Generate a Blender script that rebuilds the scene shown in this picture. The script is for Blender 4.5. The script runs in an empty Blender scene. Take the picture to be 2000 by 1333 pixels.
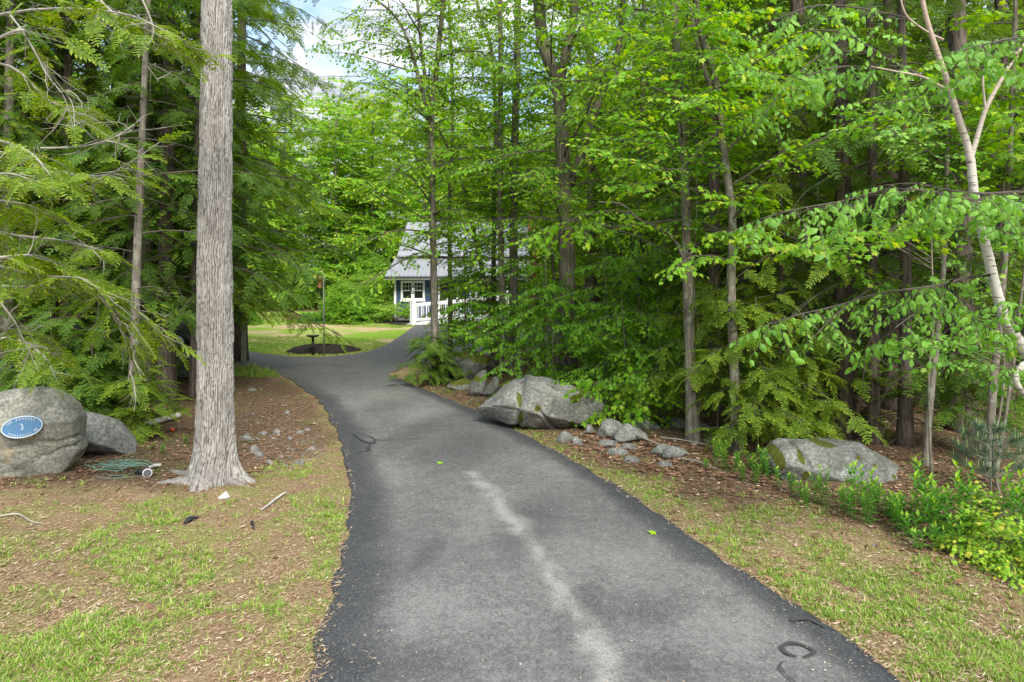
import bpy, bmesh, math, random
import numpy as np
from mathutils import Vector, Matrix

# ------------------------------------------------------------------ camera, sky, sun, exposure
H = 2.7                      # camera height (m)
F = 1333.0                   # focal length in pixels of the 2000 px wide photograph
HY = 530.0                   # row of the horizon
scene = bpy.context.scene
cam_d = bpy.data.cameras.new('camera'); cam = bpy.data.objects.new('camera', cam_d)
scene.collection.objects.link(cam); scene.camera = cam
cam.location = (0, 0, H); cam.rotation_euler = (math.radians(90), 0, 0)
cam_d.sensor_width = 36; cam_d.lens = 36 * F / 2000; cam_d.shift_y = -(666.5 - HY) / 2000
cam_d.clip_start = 0.05; cam_d.clip_end = 2000

SUN_EL, SUN_AZ = math.radians(43), math.radians(160)     # azimuth clockwise from +Y
world = bpy.data.worlds.new('World'); scene.world = world; world.use_nodes = True
nt = world.node_tree; nt.nodes.clear()
def N(t, ty, **kw):
    n = t.nodes.new(ty)
    for k, v in kw.items(): setattr(n, k, v)
    return n
out = N(nt, 'ShaderNodeOutputWorld'); bg = N(nt, 'ShaderNodeBackground'); bg.inputs[1].default_value = 0.13
sky = N(nt, 'ShaderNodeTexSky', sky_type='NISHITA', sun_disc=False, sun_elevation=SUN_EL, sun_rotation=SUN_AZ)
tc = N(nt, 'ShaderNodeTexCoord'); mp = N(nt, 'ShaderNodeMapping'); mp.inputs['Scale'].default_value = (2.2, 2.2, 6.0)
mp.inputs['Location'].default_value = (0.35, 0.2, 0.6)
n1 = N(nt, 'ShaderNodeTexNoise'); n1.inputs['Scale'].default_value = 1.5; n1.inputs['Detail'].default_value = 7; n1.inputs['Roughness'].default_value = 0.52
cr = N(nt, 'ShaderNodeValToRGB'); cr.color_ramp.elements[0].position = 0.40; cr.color_ramp.elements[1].position = 0.52
n2 = N(nt, 'ShaderNodeTexNoise'); n2.inputs['Scale'].default_value = 3.2; n2.inputs['Detail'].default_value = 5
cr2 = N(nt, 'ShaderNodeValToRGB'); e = cr2.color_ramp.elements
e[0].position = 0.35; e[0].color = (2.25, 2.4, 2.85, 1); e[1].position = 0.65; e[1].color = (3.7, 3.8, 4.0, 1)
mx = N(nt, 'ShaderNodeMix', data_type='RGBA')
nt.links.new(tc.outputs['Generated'], mp.inputs[0]); nt.links.new(mp.outputs[0], n1.inputs[0]); nt.links.new(mp.outputs[0], n2.inputs[0])
nt.links.new(n1.outputs[0], cr.inputs[0]); nt.links.new(n2.outputs[0], cr2.inputs[0])
# an overcast sky is about three times brighter overhead than at the horizon
sx = N(nt, 'ShaderNodeSeparateXYZ'); nt.links.new(tc.outputs['Generated'], sx.inputs[0])
mrz = N(nt, 'ShaderNodeMapRange'); nt.links.new(sx.outputs[2], mrz.inputs[0]); mrz.inputs[1].default_value = 0.25; mrz.inputs[2].default_value = 0.8; mrz.inputs[3].default_value = 1.0; mrz.inputs[4].default_value = 3.0
vm = N(nt, 'ShaderNodeVectorMath', operation='SCALE'); nt.links.new(cr2.outputs[0], vm.inputs[0]); nt.links.new(mrz.outputs[0], vm.inputs['Scale'])
nt.links.new(cr.outputs[0], mx.inputs[0]); nt.links.new(sky.outputs[0], mx.inputs[6]); nt.links.new(vm.outputs[0], mx.inputs[7])
nt.links.new(mx.outputs[2], bg.inputs[0]); nt.links.new(bg.outputs[0], out.inputs[0])
sd = bpy.data.lights.new('sun', 'SUN'); sun = bpy.data.objects.new('sun', sd); scene.collection.objects.link(sun)
sd.energy = 2.6; sd.angle = math.radians(20); sd.color = (1.0, 0.96, 0.88)
sdir = Vector((math.sin(SUN_AZ) * math.cos(SUN_EL), math.cos(SUN_AZ) * math.cos(SUN_EL), math.sin(SUN_EL)))
sun.rotation_euler = sdir.to_track_quat('Z', 'Y').to_euler(); sun.location = (20, -20, 60)
scene.view_settings.view_transform = 'Standard'; scene.view_settings.look = 'None'
scene.view_settings.exposure = 1.22; scene.view_settings.gamma = 1.0
cy = scene.cycles
cy.max_bounces = 9; cy.diffuse_bounces = 6; cy.glossy_bounces = 2; cy.transmission_bounces = 7; cy.transparent_max_bounces = 4
cy.use_adaptive_sampling = True; cy.adaptive_threshold = 0.02

# ------------------------------------------------------------------ helpers
COL = scene.collection
PI = math.pi
def rng(s): return np.random.RandomState(s)

def _hash(i, j, k, s):
    h = (i * 374761393 + j * 668265263 + k * 2147483647 + s * 974634777) & 0xffffffff
    h = (h ^ (h >> 13)) * 1274126177 & 0xffffffff
    return ((h ^ (h >> 16)) & 0xffff) / 65535.0
def vnoise(x, y, z=0.0, s=0):
    x, y, z = np.broadcast_arrays(np.asarray(x, float), np.asarray(y, float), np.asarray(z, float))
    i, j, k = np.floor(x).astype(np.int64), np.floor(y).astype(np.int64), np.floor(z).astype(np.int64)
    u, v, w = x - i, y - j, z - k
    u, v, w = [t * t * (3 - 2 * t) for t in (u, v, w)]
    r = 0
    for a in (0, 1):
        for b in (0, 1):
            for c in (0, 1):
                r = r + _hash(i + a, j + b, k + c, s) * (u if a else 1 - u) * (v if b else 1 - v) * (w if c else 1 - w)
    return r
def fbm(x, y, z=0.0, s=0, o=4):
    r, a, t = 0, 1.0, 0
    for q in range(o):
        r = r + a * vnoise(x * 2 ** q, y * 2 ** q, np.asarray(z) * 2 ** q, s + q); t += a; a *= 0.5
    return r / t

def pxl(px, py, Y):                       # point at distance Y seen at a photo pixel
    return np.array([(px - 1000) / F * Y, Y, H - (py - HY) / F * Y])
def smooth(a, b, x):
    t = np.clip((x - a) / (b - a), 0, 1); return t * t * (3 - 2 * t)

# outline of the driveway, traced on the ground plane
def gflat(px, py):
    Y = H * F / (py - HY); return ((px - 1000) / F * Y, Y)
LEFT = [(560, 1520), (600, 1333), (640, 1200), (668, 1090), (678, 1030), (682, 980), (677, 930), (670, 880), (650, 830), (625, 788), (602, 766), (575, 747), (540, 730)]
RIGHT = [(2020, 1520), (1760, 1333), (1640, 1240), (1500, 1150), (1400, 1085), (1300, 1015), (1200, 950), (1100, 892), (1000, 838), (930, 804), (850, 770), (795, 748), (757, 731)]
FARP = [(800, 715), (860, 706), (950, 694), (1020, 680), (1120, 662), (1100, 644), (960, 640), (905, 640), (862, 636), (818, 632), (806, 640), (790, 652), (760, 672), (725, 686), (690, 693), (620, 699), (560, 697), (505, 690), (455, 681), (300, 678), (200, 684), (200, 705), (330, 708), (460, 710), (500, 717)]
Lw = [gflat(*p) for p in LEFT]; Rw = [gflat(*p) for p in RIGHT]; Fw = [gflat(*p) for p in FARP]
DRIVE = np.array(Lw[::-1] + [(Lw[0][0], 0.5), (Rw[0][0] * 1.0, 0.5)] + Rw + Fw)
def poly_dist(P, x, y):
    """signed distance to a closed polygon, negative inside"""
    x = np.asarray(x, float); y = np.asarray(y, float)
    d = np.full(x.shape, 1e9); ins = np.zeros(x.shape, bool)
    n = len(P)
    for i in range(n):
        ax, ay = P[i]; bx, by = P[(i + 1) % n]
        dx, dy = bx - ax, by - ay
        t = np.clip(((x - ax) * dx + (y - ay) * dy) / (dx * dx + dy * dy + 1e-12), 0, 1)
        d = np.minimum(d, np.hypot(x - ax - t * dx, y - ay - t * dy))
        if ay != by:
            c = ((ay > y) != (by > y)) & (x < dx * (y - ay) / dy + ax)
            ins ^= c
    return np.where(ins, -d, d)
def drive_d(x, y): return poly_dist(DRIVE, x, y)
LAWN = np.array([gflat(*p) for p in [(445, 676), (505, 690), (560, 697), (620, 699), (690, 693), (725, 686), (760, 672), (790, 652), (806, 640), (818, 632), (800, 624), (760, 620)]] + [(-7.5, 45), (-21, 46), (-21, 31)])

def gz(x, y):
    """height of the ground"""
    x = np.asarray(x, float); y = np.asarray(y, float)
    d = drive_d(x, y); dl = poly_dist(LAWN, x, y)
    m = smooth(0.3, 3.0, np.minimum(d, dl))
    h = (fbm(x * 0.35, y * 0.35, 0, 5, 3) - 0.45) * 0.42 * m
    h = h + (fbm(x * 2.3, y * 2.3, 0, 9, 2) - 0.5) * 0.07 * smooth(0.1, 0.6, np.minimum(d, dl + 5))
    h = h + smooth(48, 110, np.hypot(x, y)) * 1.2
    return h
def G(px, py, dz=0.0):                    # ground point seen at a photo pixel
    z = 0.0
    for _ in range(6):
        Y = (H - z) * F / (py - HY); X = (px - 1000) / F * Y; z = float(gz(X, Y))
    return np.array([X, Y, z + dz])
def at_ground(x, y, dz=0.0): return np.array([x, y, float(gz(x, y)) + dz])

def tag(o, label=None, cat=None, group=None, kind=None):
    for k, v in (('label', label), ('category', cat), ('group', group), ('kind', kind)):
        if v: o[k] = v
    return o
def empty(name, loc=(0, 0, 0), label=None, cat=None, group=None):
    o = bpy.data.objects.new(name, None); COL.objects.link(o); o.location = loc; o.empty_display_size = 0.2
    return tag(o, label, cat, group)

class Geo:
    """collects triangles with a material index and two face attributes"""
    def __init__(s): s.V = []; s.F = []; s.M = []; s.A = []; s.T = []; s.n = 0
    def add(s, V, Fc, mat=0, v=0.5, tip=0.0):
        V = np.asarray(V, float).reshape(-1, 3); Fc = np.asarray(Fc, np.int64).reshape(-1, 3); m = len(Fc)
        s.V.append(V); s.F.append(Fc + s.n); s.n += len(V)
        s.M.append(np.broadcast_to(mat, (m,)).astype(np.int32)); s.A.append(np.broadcast_to(v, (m,)).astype(np.float32))
        s.T.append(np.broadcast_to(tip, (m,)).astype(np.float32))
    def arrays(s):
        return [np.concatenate(q) for q in (s.V, s.F, s.M, s.A, s.T)]
    def build(s, name, mats, parent=None, smooth_=False, origin=None):
        V, Fc, M, A, T = s.arrays()
        if origin is not None: V = V - np.asarray(origin)
        me = bpy.data.meshes.new(name); nf = len(Fc)
        me.vertices.add(len(V)); me.vertices.foreach_set('co', V.astype(np.float32).ravel())
        me.loops.add(nf * 3); me.loops.foreach_set('vertex_index', Fc.astype(np.int32).ravel())
        me.polygons.add(nf); me.polygons.foreach_set('loop_start', np.arange(0, nf * 3, 3, dtype=np.int32))
        me.update(calc_edges=True)
        for m in mats: me.materials.append(m)
        me.polygons.foreach_set('material_index', M)
        me.polygons.foreach_set('use_smooth', np.full(nf, bool(smooth_)) if not isinstance(smooth_, np.ndarray) else smooth_)
        a = me.attributes.new('v', 'FLOAT', 'FACE'); a.data.foreach_set('value', A)
        a = me.attributes.new('tip', 'FLOAT', 'FACE'); a.data.foreach_set('value', T)
        o = bpy.data.objects.new(name, me); COL.objects.link(o)
        if parent is not None: o.parent = parent
        return o
def unit(a):
    a = np.asarray(a, float); return a / (np.linalg.norm(a, axis=-1, keepdims=True) + 1e-12)

def tube(pts, rad, sides=8, cap=True):
    pts = np.asarray(pts, float); n = len(pts); rad = np.broadcast_to(rad, (n,))
    t = unit(np.gradient(pts, axis=0))
    ref = np.array([0, 0, 1.0]) if abs(t[0][2]) < 0.9 else np.array([1.0, 0, 0])
    u = unit(np.cross(t, ref)); w = np.cross(t, u)
    for i in range(1, n):                                   # keep frames from flipping
        p = u[i - 1] - t[i] * np.dot(u[i - 1], t[i]); u[i] = unit(p); w[i] = np.cross(t[i], u[i])
    a = np.arange(sides) * 2 * PI / sides
    V = pts[:, None] + (u[:, None] * np.cos(a)[None, :, None] + w[:, None] * np.sin(a)[None, :, None]) * rad[:, None, None]
    V = V.reshape(-1, 3); Fc = []
    i, j = np.meshgrid(np.arange(n - 1), np.arange(sides), indexing='ij'); i = i.ravel(); j = j.ravel(); k = (j + 1) % sides
    A, B, C, D = i * sides + j, i * sides + k, (i + 1) * sides + k, (i + 1) * sides + j
    Fc = np.concatenate([np.stack([A, B, C], 1), np.stack([A, C, D], 1)])
    if cap:
        V = np.vstack([V, pts[0], pts[-1]]); m = n * sides
        j = np.arange(sides); k = (j + 1) % sides
        Fc = np.concatenate([Fc, np.stack([k, j, np.full(sides, m)], 1), np.stack([(n - 1) * sides + j, (n - 1) * sides + k, np.full(sides, m + 1)], 1)])
    return V, Fc
def segs(P0, P1, r0, r1):
    """many thin three-sided twigs at once"""
    P0 = np.asarray(P0); P1 = np.asarray(P1); n = len(P0)
    r0 = np.broadcast_to(r0, (n,)); r1 = np.broadcast_to(r1, (n,))
    t = unit(P1 - P0); ref = np.where(np.abs(t[:, 2:3]) < 0.9, [[0, 0, 1.0]], [[1.0, 0, 0]])
    u = unit(np.cross(t, ref)); w = np.cross(t, u); V = []
    for P, r in ((P0, r0), (P1, r1)):
        for k in range(3):
            a = k * 2 * PI / 3; V.append(P + (u * math.cos(a) + w * math.sin(a)) * r[:, None])
    V = np.stack(V, 1).reshape(-1, 3)
    f = np.array([[0, 1, 4], [0, 4, 3], [1, 2, 5], [1, 5, 4], [2, 0, 3], [2, 3, 5]])
    return V, (f[None] + (np.arange(n) * 6)[:, None, None]).reshape(-1, 3)
def catmull(P, n=8):
    P = np.asarray(P, float)
    if len(P) < 3:
        t = np.linspace(0, 1, n + 1)[:, None]; return P[0] * (1 - t) + P[-1] * t
    Q = np.vstack([2 * P[0] - P[1], P, 2 * P[-1] - P[-2]]); o = []
    for i in range(1, len(Q) - 2):
        p0, p1, p2, p3 = Q[i - 1:i + 3]
        for t in np.arange(n) / n:
            o.append(0.5 * ((2 * p1) + (p2 - p0) * t + (2 * p0 - 5 * p1 + 4 * p2 - p3) * t * t + (3 * p1 - p0 - 3 * p2 + p3) * t ** 3))
    o.append(P[-1]); return np.array(o)

# ------------------------------------------------------------------ materials
def mat_new(name):
    m = bpy.data.materials.new(name); m.use_nodes = True; t = m.node_tree; t.nodes.clear()
    o = N(t, 'ShaderNodeOutputMaterial'); p = N(t, 'ShaderNodeBsdfPrincipled'); t.links.new(p.outputs[0], o.inputs[0])
    p.inputs['Roughness'].default_value = 0.8; p.inputs['Specular IOR Level'].default_value = 0.3
    return m, t, p, o
def L(t, a, b): t.links.new(a, b)
def ramp(t, fac, stops, interp='LINEAR'):
    r = N(t, 'ShaderNodeValToRGB'); r.color_ramp.interpolation = interp; e = r.color_ramp.elements
    while len(e) < len(stops): e.new(0.5)
    for q, (p, c) in zip(e, stops): q.position = p; q.color = (*c, 1) if len(c) == 3 else c
    if fac is not None: L(t, fac, r.inputs[0])
    return r.outputs[0]
def noise(t, scale, detail=4, vec=None, rough=0.55, out=0, dist=0.0):
    n = N(t, 'ShaderNodeTexNoise'); n.inputs['Scale'].default_value = scale; n.inputs['Detail'].default_value = detail
    n.inputs['Roughness'].default_value = rough; n.inputs['Distortion'].default_value = dist
    if vec is not None: L(t, vec, n.inputs[0])
    return n.outputs[out]
def objvec(t, sc=(1, 1, 1), loc=(0, 0, 0), coord='Object'):
    c = N(t, 'ShaderNodeTexCoord'); m = N(t, 'ShaderNodeMapping'); m.inputs['Scale'].default_value = sc; m.inputs['Location'].default_value = loc
    L(t, c.outputs[coord], m.inputs[0]); return m.outputs[0]
def mixc(t, f, a, b, blend='MIX'):
    m = N(t, 'ShaderNodeMix', data_type='RGBA', blend_type=blend)
    for s, v in ((m.inputs[0], f), (m.inputs[6], a), (m.inputs[7], b)):
        if hasattr(v, 'links'): L(t, v, s)
        elif isinstance(v, (int, float)): s.default_value = v
        else: s.default_value = (*v, 1)
    return m.outputs[2]
def mth(t, op, a, b=0.0, c=None):
    m = N(t, 'ShaderNodeMath', operation=op)
    for s, v in zip(m.inputs, (a, b) + ((c,) if c is not None else ())):
        if hasattr(v, 'links'): L(t, v, s)
        else: s.default_value = v
    return m.outputs[0]
def attr(t, name):
    a = N(t, 'ShaderNodeAttribute'); a.attribute_name = name; return a.outputs['Fac']
def bump(t, p, h, strength=0.5, dist=0.02):
    b = N(t, 'ShaderNodeBump'); b.inputs['Strength'].default_value = strength; b.inputs['Distance'].default_value = dist
    L(t, h, b.inputs['Height']); L(t, b.outputs[0], p.inputs['Normal'])
def plain(name, col, rough=0.6, metal=0.0, var=0.12, scale=8, bumps=0.0, spec=0.3):
    m, t, p, o = mat_new(name)
    n = noise(t, scale, 5, objvec(t))
    a = tuple(c * (1 - var) for c in col); b = tuple(min(1, c * (1 + var)) for c in col)
    L(t, ramp(t, n, [(0.3, a), (0.7, b)]), p.inputs['Base Color'])
    p.inputs['Roughness'].default_value = rough; p.inputs['Metallic'].default_value = metal; p.inputs['Specular IOR Level'].default_value = spec
    if bumps: bump(t, p, noise(t, scale * 6, 4, objvec(t)), bumps, 0.01)
    return m
def leaf_mat(name, dark, light, tipc=None, trans=0.45, rough=0.55):
    m, t, p, o = mat_new(name)
    v = attr(t, 'v'); oi = N(t, 'ShaderNodeObjectInfo')
    f = mth(t, 'ADD', mth(t, 'MULTIPLY', v, 0.8), mth(t, 'MULTIPLY', oi.outputs['Random'], 0.2))
    c = ramp(t, f, [(0.05, dark), (0.6, tuple((a + b) / 2 for a, b in zip(dark, light))), (0.95, light)])
    if tipc is not None: c = mixc(t, attr(t, 'tip'), c, tipc)
    L(t, c, p.inputs['Base Color']); p.inputs['Roughness'].default_value = rough; p.inputs['Specular IOR Level'].default_value = 0.35
    tr = N(t, 'ShaderNodeBsdfTranslucent')
    hs = N(t, 'ShaderNodeHueSaturation'); hs.inputs['Hue'].default_value = 0.485; hs.inputs['Saturation'].default_value = 1.1; hs.inputs['Value'].default_value = 1.35
    L(t, c, hs.inputs['Color']); L(t, hs.outputs[0], tr.inputs[0])
    ms = N(t, 'ShaderNodeMixShader'); ms.inputs[0].default_value = trans
    L(t, p.outputs[0], ms.inputs[1]); L(t, tr.outputs[0], ms.inputs[2]); L(t, ms.outputs[0], o.inputs[0])
    return m
def bark_mat(name, dark, light, moss=None, zs=0.12, sc=28, lich=0.0):
    m, t, p, o = mat_new(name)
    n = noise(t, sc, 6, objvec(t, (1, 1, zs)), 0.6, dist=0.6)
    c = ramp(t, n, [(0.34, dark), (0.62, light)])
    big = noise(t, 2.2, 4, objvec(t, (1, 1, 0.5)))
    c = mixc(t, mth(t, 'MULTIPLY', ramp(t, big, [(0.4, (0, 0, 0)), (0.7, (1, 1, 1))]), 0.5), c, tuple(q * 0.55 for q in dark))
    if lich: c = mixc(t, mth(t, 'MULTIPLY', ramp(t, noise(t, 9, 5, objvec(t, loc=(3, 1, 2))), [(0.55, (0, 0, 0)), (0.62, (1, 1, 1))]), lich), c, (0.30, 0.34, 0.26))
    if moss: c = mixc(t, mth(t, 'MULTIPLY', ramp(t, noise(t, 4, 5, objvec(t)), [(0.5, (0, 0, 0)), (0.65, (1, 1, 1))]), 0.5), c, moss)
    L(t, c, p.inputs['Base Color']); p.inputs['Roughness'].default_value = 0.95; p.inputs['Specular IOR Level'].default_value = 0.15
    bump(t, p, n, 0.9, 0.03)
    return m
M = {}
M['maple'] = leaf_mat('maple_leaf', (0.090, 0.240, 0.010), (0.270, 0.510, 0.020), (0.36, 0.52, 0.035), 0.55)
M['maple_bright'] = leaf_mat('bright_maple_leaf', (0.11, 0.30, 0.014), (0.30, 0.53, 0.03), (0.4, 0.50, 0.05), 0.5)
M['beech'] = leaf_mat('beech_leaf', (0.082, 0.235, 0.012), (0.250, 0.490, 0.024), (0.32, 0.50, 0.04), 0.55)
M['birch'] = leaf_mat('birch_leaf', (0.075, 0.23, 0.025), (0.27, 0.50, 0.065), (0.30, 0.45, 0.08), 0.45, 0.5)
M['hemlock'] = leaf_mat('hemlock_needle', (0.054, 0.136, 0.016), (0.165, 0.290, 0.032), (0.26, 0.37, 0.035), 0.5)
M['hemlock_lit'] = leaf_mat('lit_hemlock_needle', (0.085, 0.185, 0.016), (0.255, 0.385, 0.032), (0.44, 0.50, 0.05), 0.5)  # lighter copy of the hemlock needles, light on the foliage put into the colour
M['pine'] = leaf_mat('pine_needle', (0.05, 0.11, 0.06), (0.12, 0.22, 0.11), (0.28, 0.36, 0.14), 0.3)
M['weed'] = leaf_mat('weed_leaf', (0.055, 0.19, 0.022), (0.16, 0.37, 0.035), (0.26, 0.46, 0.04), 0.4)
M['lime'] = leaf_mat('lime_leaf', (0.14, 0.32, 0.014), (0.33, 0.52, 0.03), (0.5, 0.5, 0.05), 0.4)
M['grass'] = leaf_mat('grass_blade', (0.10, 0.23, 0.02), (0.32, 0.46, 0.06), (0.50, 0.46, 0.2), 0.35)
M['straw'] = leaf_mat('dry_straw', (0.20, 0.125, 0.065), (0.50, 0.38, 0.24), (0.6, 0.52, 0.4), 0.1)
M['dead'] = leaf_mat('dead_leaf', (0.11, 0.055, 0.03), (0.34, 0.19, 0.115), (0.5, 0.36, 0.25), 0.15)
M['twig'] = plain('bare_twig', (0.26, 0.24, 0.20), 0.9, var=0.3, scale=5)
M['twig_dark'] = plain('dark_twig', (0.085, 0.07, 0.055), 0.9, var=0.3, scale=5)
M['bark_big'] = bark_mat('shaggy_grey_bark', (0.20, 0.185, 0.168), (0.39, 0.37, 0.34), sc=30, zs=0.14)
M['bark'] = bark_mat('grey_brown_bark', (0.085, 0.07, 0.058), (0.25, 0.215, 0.175), lich=0.35)
M['bark_dark'] = bark_mat('dark_hemlock_bark', (0.05, 0.038, 0.03), (0.165, 0.13, 0.105))
M['bark_young'] = bark_mat('young_maple_bark', (0.10, 0.085, 0.065), (0.25, 0.22, 0.17), lich=0.5, sc=18)
M['bark_moss'] = bark_mat('mossy_maple_bark', (0.06, 0.05, 0.035), (0.20, 0.175, 0.13), moss=(0.07, 0.11, 0.02))
# ------------------------------------------------------------------ ground
def band(pts):  # distances in world to a traced polyline
    W = np.array([gflat(*p) for p in pts])
    def f(x, y):
        d = np.full(np.shape(x), 1e9)
        for a, b in zip(W[:-1], W[1:]):
            dx, dy = b - a; t = np.clip(((x - a[0]) * dx + (y - a[1]) * dy) / (dx * dx + dy * dy + 1e-9), 0, 1)
            d = np.minimum(d, np.hypot(x - a[0] - t * dx, y - a[1] - t * dy))
        return d
    return f
WOOD_R = np.array([gflat(*p) for p in [(985, 822), (1060, 872), (1180, 922), (1310, 962), (1430, 985), (1600, 1000), (1750, 1050), (1860, 1110), (2000, 1150), (2300, 1230)]] + [(60, 3.0), (60, 120), (0, 120), (-2, 46), (0.5, 26), (-2.2, 17.5), (-2.4, 15)])
WOOD_L = np.array([gflat(*p) for p in [(-300, 1010), (0, 985), (150, 975), (300, 968), (350, 955), (480, 940), (560, 900), (640, 850), (600, 780), (570, 752), (500, 722), (455, 716), (300, 714), (200, 708)]] + [(-60, 20), (-60, 4)])
def masks(x, y):
    d = drive_d(x, y)
    wr = poly_dist(WOOD_R, x, y); wl = poly_dist(WOOD_L, x, y); lw = poly_dist(LAWN, x, y)
    far = (y > 47) | (np.abs(x) > 24)
    w = np.maximum(np.maximum(smooth(0.35, -0.35, wr + (fbm(x * 1.7, y * 1.7, 0, 3) - 0.5) * 1.2), smooth(0.4, -0.3, wl + (fbm(x * 1.7, y * 1.7, 0, 3) - 0.5) * 0.9)), far * 1.0)
    w = np.where((y > 20) & (lw > 0.1) & (d > 0.1), 1.0, w)
    lawn = smooth(0.15, -0.15, lw)
    return d, w * (1 - lawn), lawn
xs = np.unique(np.concatenate([np.arange(-10, 10, 0.075), np.linspace(10, 24, 70) , -np.linspace(10, 24, 70), 24 * 1.13 ** np.arange(1, 20), -24 * 1.13 ** np.arange(1, 20)]))
ys = np.unique(np.concatenate([np.linspace(-12, 3.4, 20), np.arange(3.4, 15, 0.075), np.linspace(15, 30, 110), np.linspace(30, 48, 50), 48 * 1.12 ** np.arange(1, 18)]))
X, Y = np.meshgrid(xs, ys); xf, yf = X.ravel(), Y.ravel()
zf = gz(xf, yf)
D, WD, LN = masks(xf, yf)
zf = zf - np.where(D < -0.12, 0.05, 0.0) * (D < -0.12) + (fbm(xf * 7, yf * 7, 0, 21, 3) - 0.5) * 0.035 * smooth(0.0, 0.3, D)
nx, ny = len(xs), len(ys)
i, j = np.meshgrid(np.arange(ny - 1), np.arange(nx - 1), indexing='ij'); a = (i * nx + j).ravel()
me = bpy.data.meshes.new('ground'); Fq = np.stack([a, a + 1, a + nx + 1, a + nx], 1)
me.vertices.add(nx * ny); me.vertices.foreach_set('co', np.stack([xf, yf, zf], 1).astype(np.float32).ravel())
me.loops.add(len(Fq) * 4); me.loops.foreach_set('vertex_index', Fq.astype(np.int32).ravel())
me.polygons.add(len(Fq)); me.polygons.foreach_set('loop_start', np.arange(0, len(Fq) * 4, 4, dtype=np.int32)); me.update(calc_edges=True)
me.polygons.foreach_set('use_smooth', np.ones(len(Fq), bool))
for nm, arr in (('wood', WD), ('lawn', LN), ('dd', np.clip(D, -1, 3))):
    at = me.attributes.new(nm, 'FLOAT', 'POINT'); at.data.foreach_set('value', arr.astype(np.float32))
def ground_mat():
    m, t, p, o = mat_new('ground_soil_and_litter')
    V = objvec(t)
    fine = noise(t, 38, 6, V, 0.7); med = noise(t, 6, 5, V, 0.6); big = noise(t, 0.9, 4, V, 0.6)
    soil = ramp(t, fine, [(0.3, (0.075, 0.048, 0.028)), (0.5, (0.20, 0.127, 0.072)), (0.68, (0.38, 0.30, 0.20))])
    soil = mixc(t, ramp(t, med, [(0.45, (0, 0, 0)), (0.65, (1, 1, 1))]), soil, mixc(t, fine, (0.12, 0.080, 0.045), (0.32, 0.25, 0.14)))
    grassc = ramp(t, fine, [(0.3, (0.075, 0.11, 0.02)), (0.7, (0.24, 0.29, 0.07))])
    gm = mth(t, 'MULTIPLY', ramp(t, noise(t, 2.1, 6, V, 0.7), [(0.46, (0, 0, 0)), (0.62, (1, 1, 1))]), 0.62)
    soil = mixc(t, gm, soil, grassc)
    lit = ramp(t, noise(t, 30, 6, V, 0.75), [(0.3, (0.032, 0.022, 0.014)), (0.5, (0.115, 0.074, 0.047)), (0.7, (0.28, 0.195, 0.13))])
    lit = mixc(t, mth(t, 'MULTIPLY', ramp(t, noise(t, 1.6, 5, V, 0.65), [(0.5, (0, 0, 0)), (0.66, (1, 1, 1))]), 0.45), lit, ramp(t, fine, [(0.3, (0.03, 0.055, 0.012)), (0.7, (0.10, 0.15, 0.03))]))
    c = mixc(t, attr(t, 'wood'), soil, lit)
    lg = ramp(t, noise(t, 9, 6, V, 0.7), [(0.3, (0.13, 0.23, 0.025)), (0.7, (0.25, 0.37, 0.045))])
    ly = ramp(t, noise(t, 12, 6, V, 0.7), [(0.3, (0.30, 0.20, 0.11)), (0.7, (0.50, 0.40, 0.22))])
    lm = ramp(t, noise(t, 0.28, 5, objvec(t, (1, 1.0, 1), (4.2, 1.3, 0)), 0.6), [(0.44, (0, 0, 0)), (0.56, (1, 1, 1))])
    lawn = mixc(t, lm, lg, ly)
    c = mixc(t, attr(t, 'lawn'), c, lawn)
    L(t, c, p.inputs['Base Color']); p.inputs['Roughness'].default_value = 1.0; p.inputs['Specular IOR Level'].default_value = 0.05
    bump(t, p, mth(t, 'ADD', noise(t, 60, 5, V, 0.7), med), 0.8, 0.02)
    return m
me.materials.append(ground_mat())
ground = bpy.data.objects.new('ground', me); COL.objects.link(ground); tag(ground, kind='structure', label='brown needle and leaf strewn forest ground with patchy lawn')

# ------------------------------------------------------------------ driveway
def resample(P, Yq):
    P = np.array(P); o = np.argsort(P[:, 1]); return np.interp(Yq, P[o, 1], P[o, 0])
g = Geo()
Yq = np.concatenate([[-3.0, 0.5], np.arange(3.2, max(Lw[-1][1], Rw[-1][1]), 0.04)])
yl0, yr0 = Lw[-1][1], Rw[-1][1]
rows = []
for s_, P in (('l', Lw), ('r', Rw)):
    Cm = catmull(np.array(P), 10); rows.append(Cm)
def edge_rows(C, n=380):
    seg = np.hypot(*np.diff(C, axis=0).T); s = np.concatenate([[0], np.cumsum(seg)]); s /= s[-1]
    q = np.linspace(0, 1, n); return np.stack([np.interp(q, s, C[:, 0]), np.interp(q, s, C[:, 1])], 1)
EL = edge_rows(rows[0]); ER = edge_rows(rows[1])
nz = lambda P, s: (fbm(P[:, 0] * 3, P[:, 1] * 3, 0, s, 4) - 0.5) * 0.16
EL[:, 0] += nz(EL, 31); ER[:, 0] += nz(ER, 32)
EL = np.vstack([[EL[0][0], 0.3], EL]); ER = np.vstack([[ER[0][0] , 0.3], ER])
K = 64; u = np.linspace(0, 1, K + 1)
GR = EL[:, None] * (1 - u)[None, :, None] + ER[:, None] * u[None, :, None]
width = np.linalg.norm(EL - ER, axis=1)
dl = (u[None] * width[:, None]).ravel(); dr = ((1 - u)[None] * width[:, None]).ravel()
gx, gy = GR[..., 0].ravel(), GR[..., 1].ravel()
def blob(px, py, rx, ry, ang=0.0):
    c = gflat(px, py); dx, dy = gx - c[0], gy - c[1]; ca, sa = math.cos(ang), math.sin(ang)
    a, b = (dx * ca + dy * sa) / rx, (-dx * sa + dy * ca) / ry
    return np.exp(-(a * a + b * b))
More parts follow.
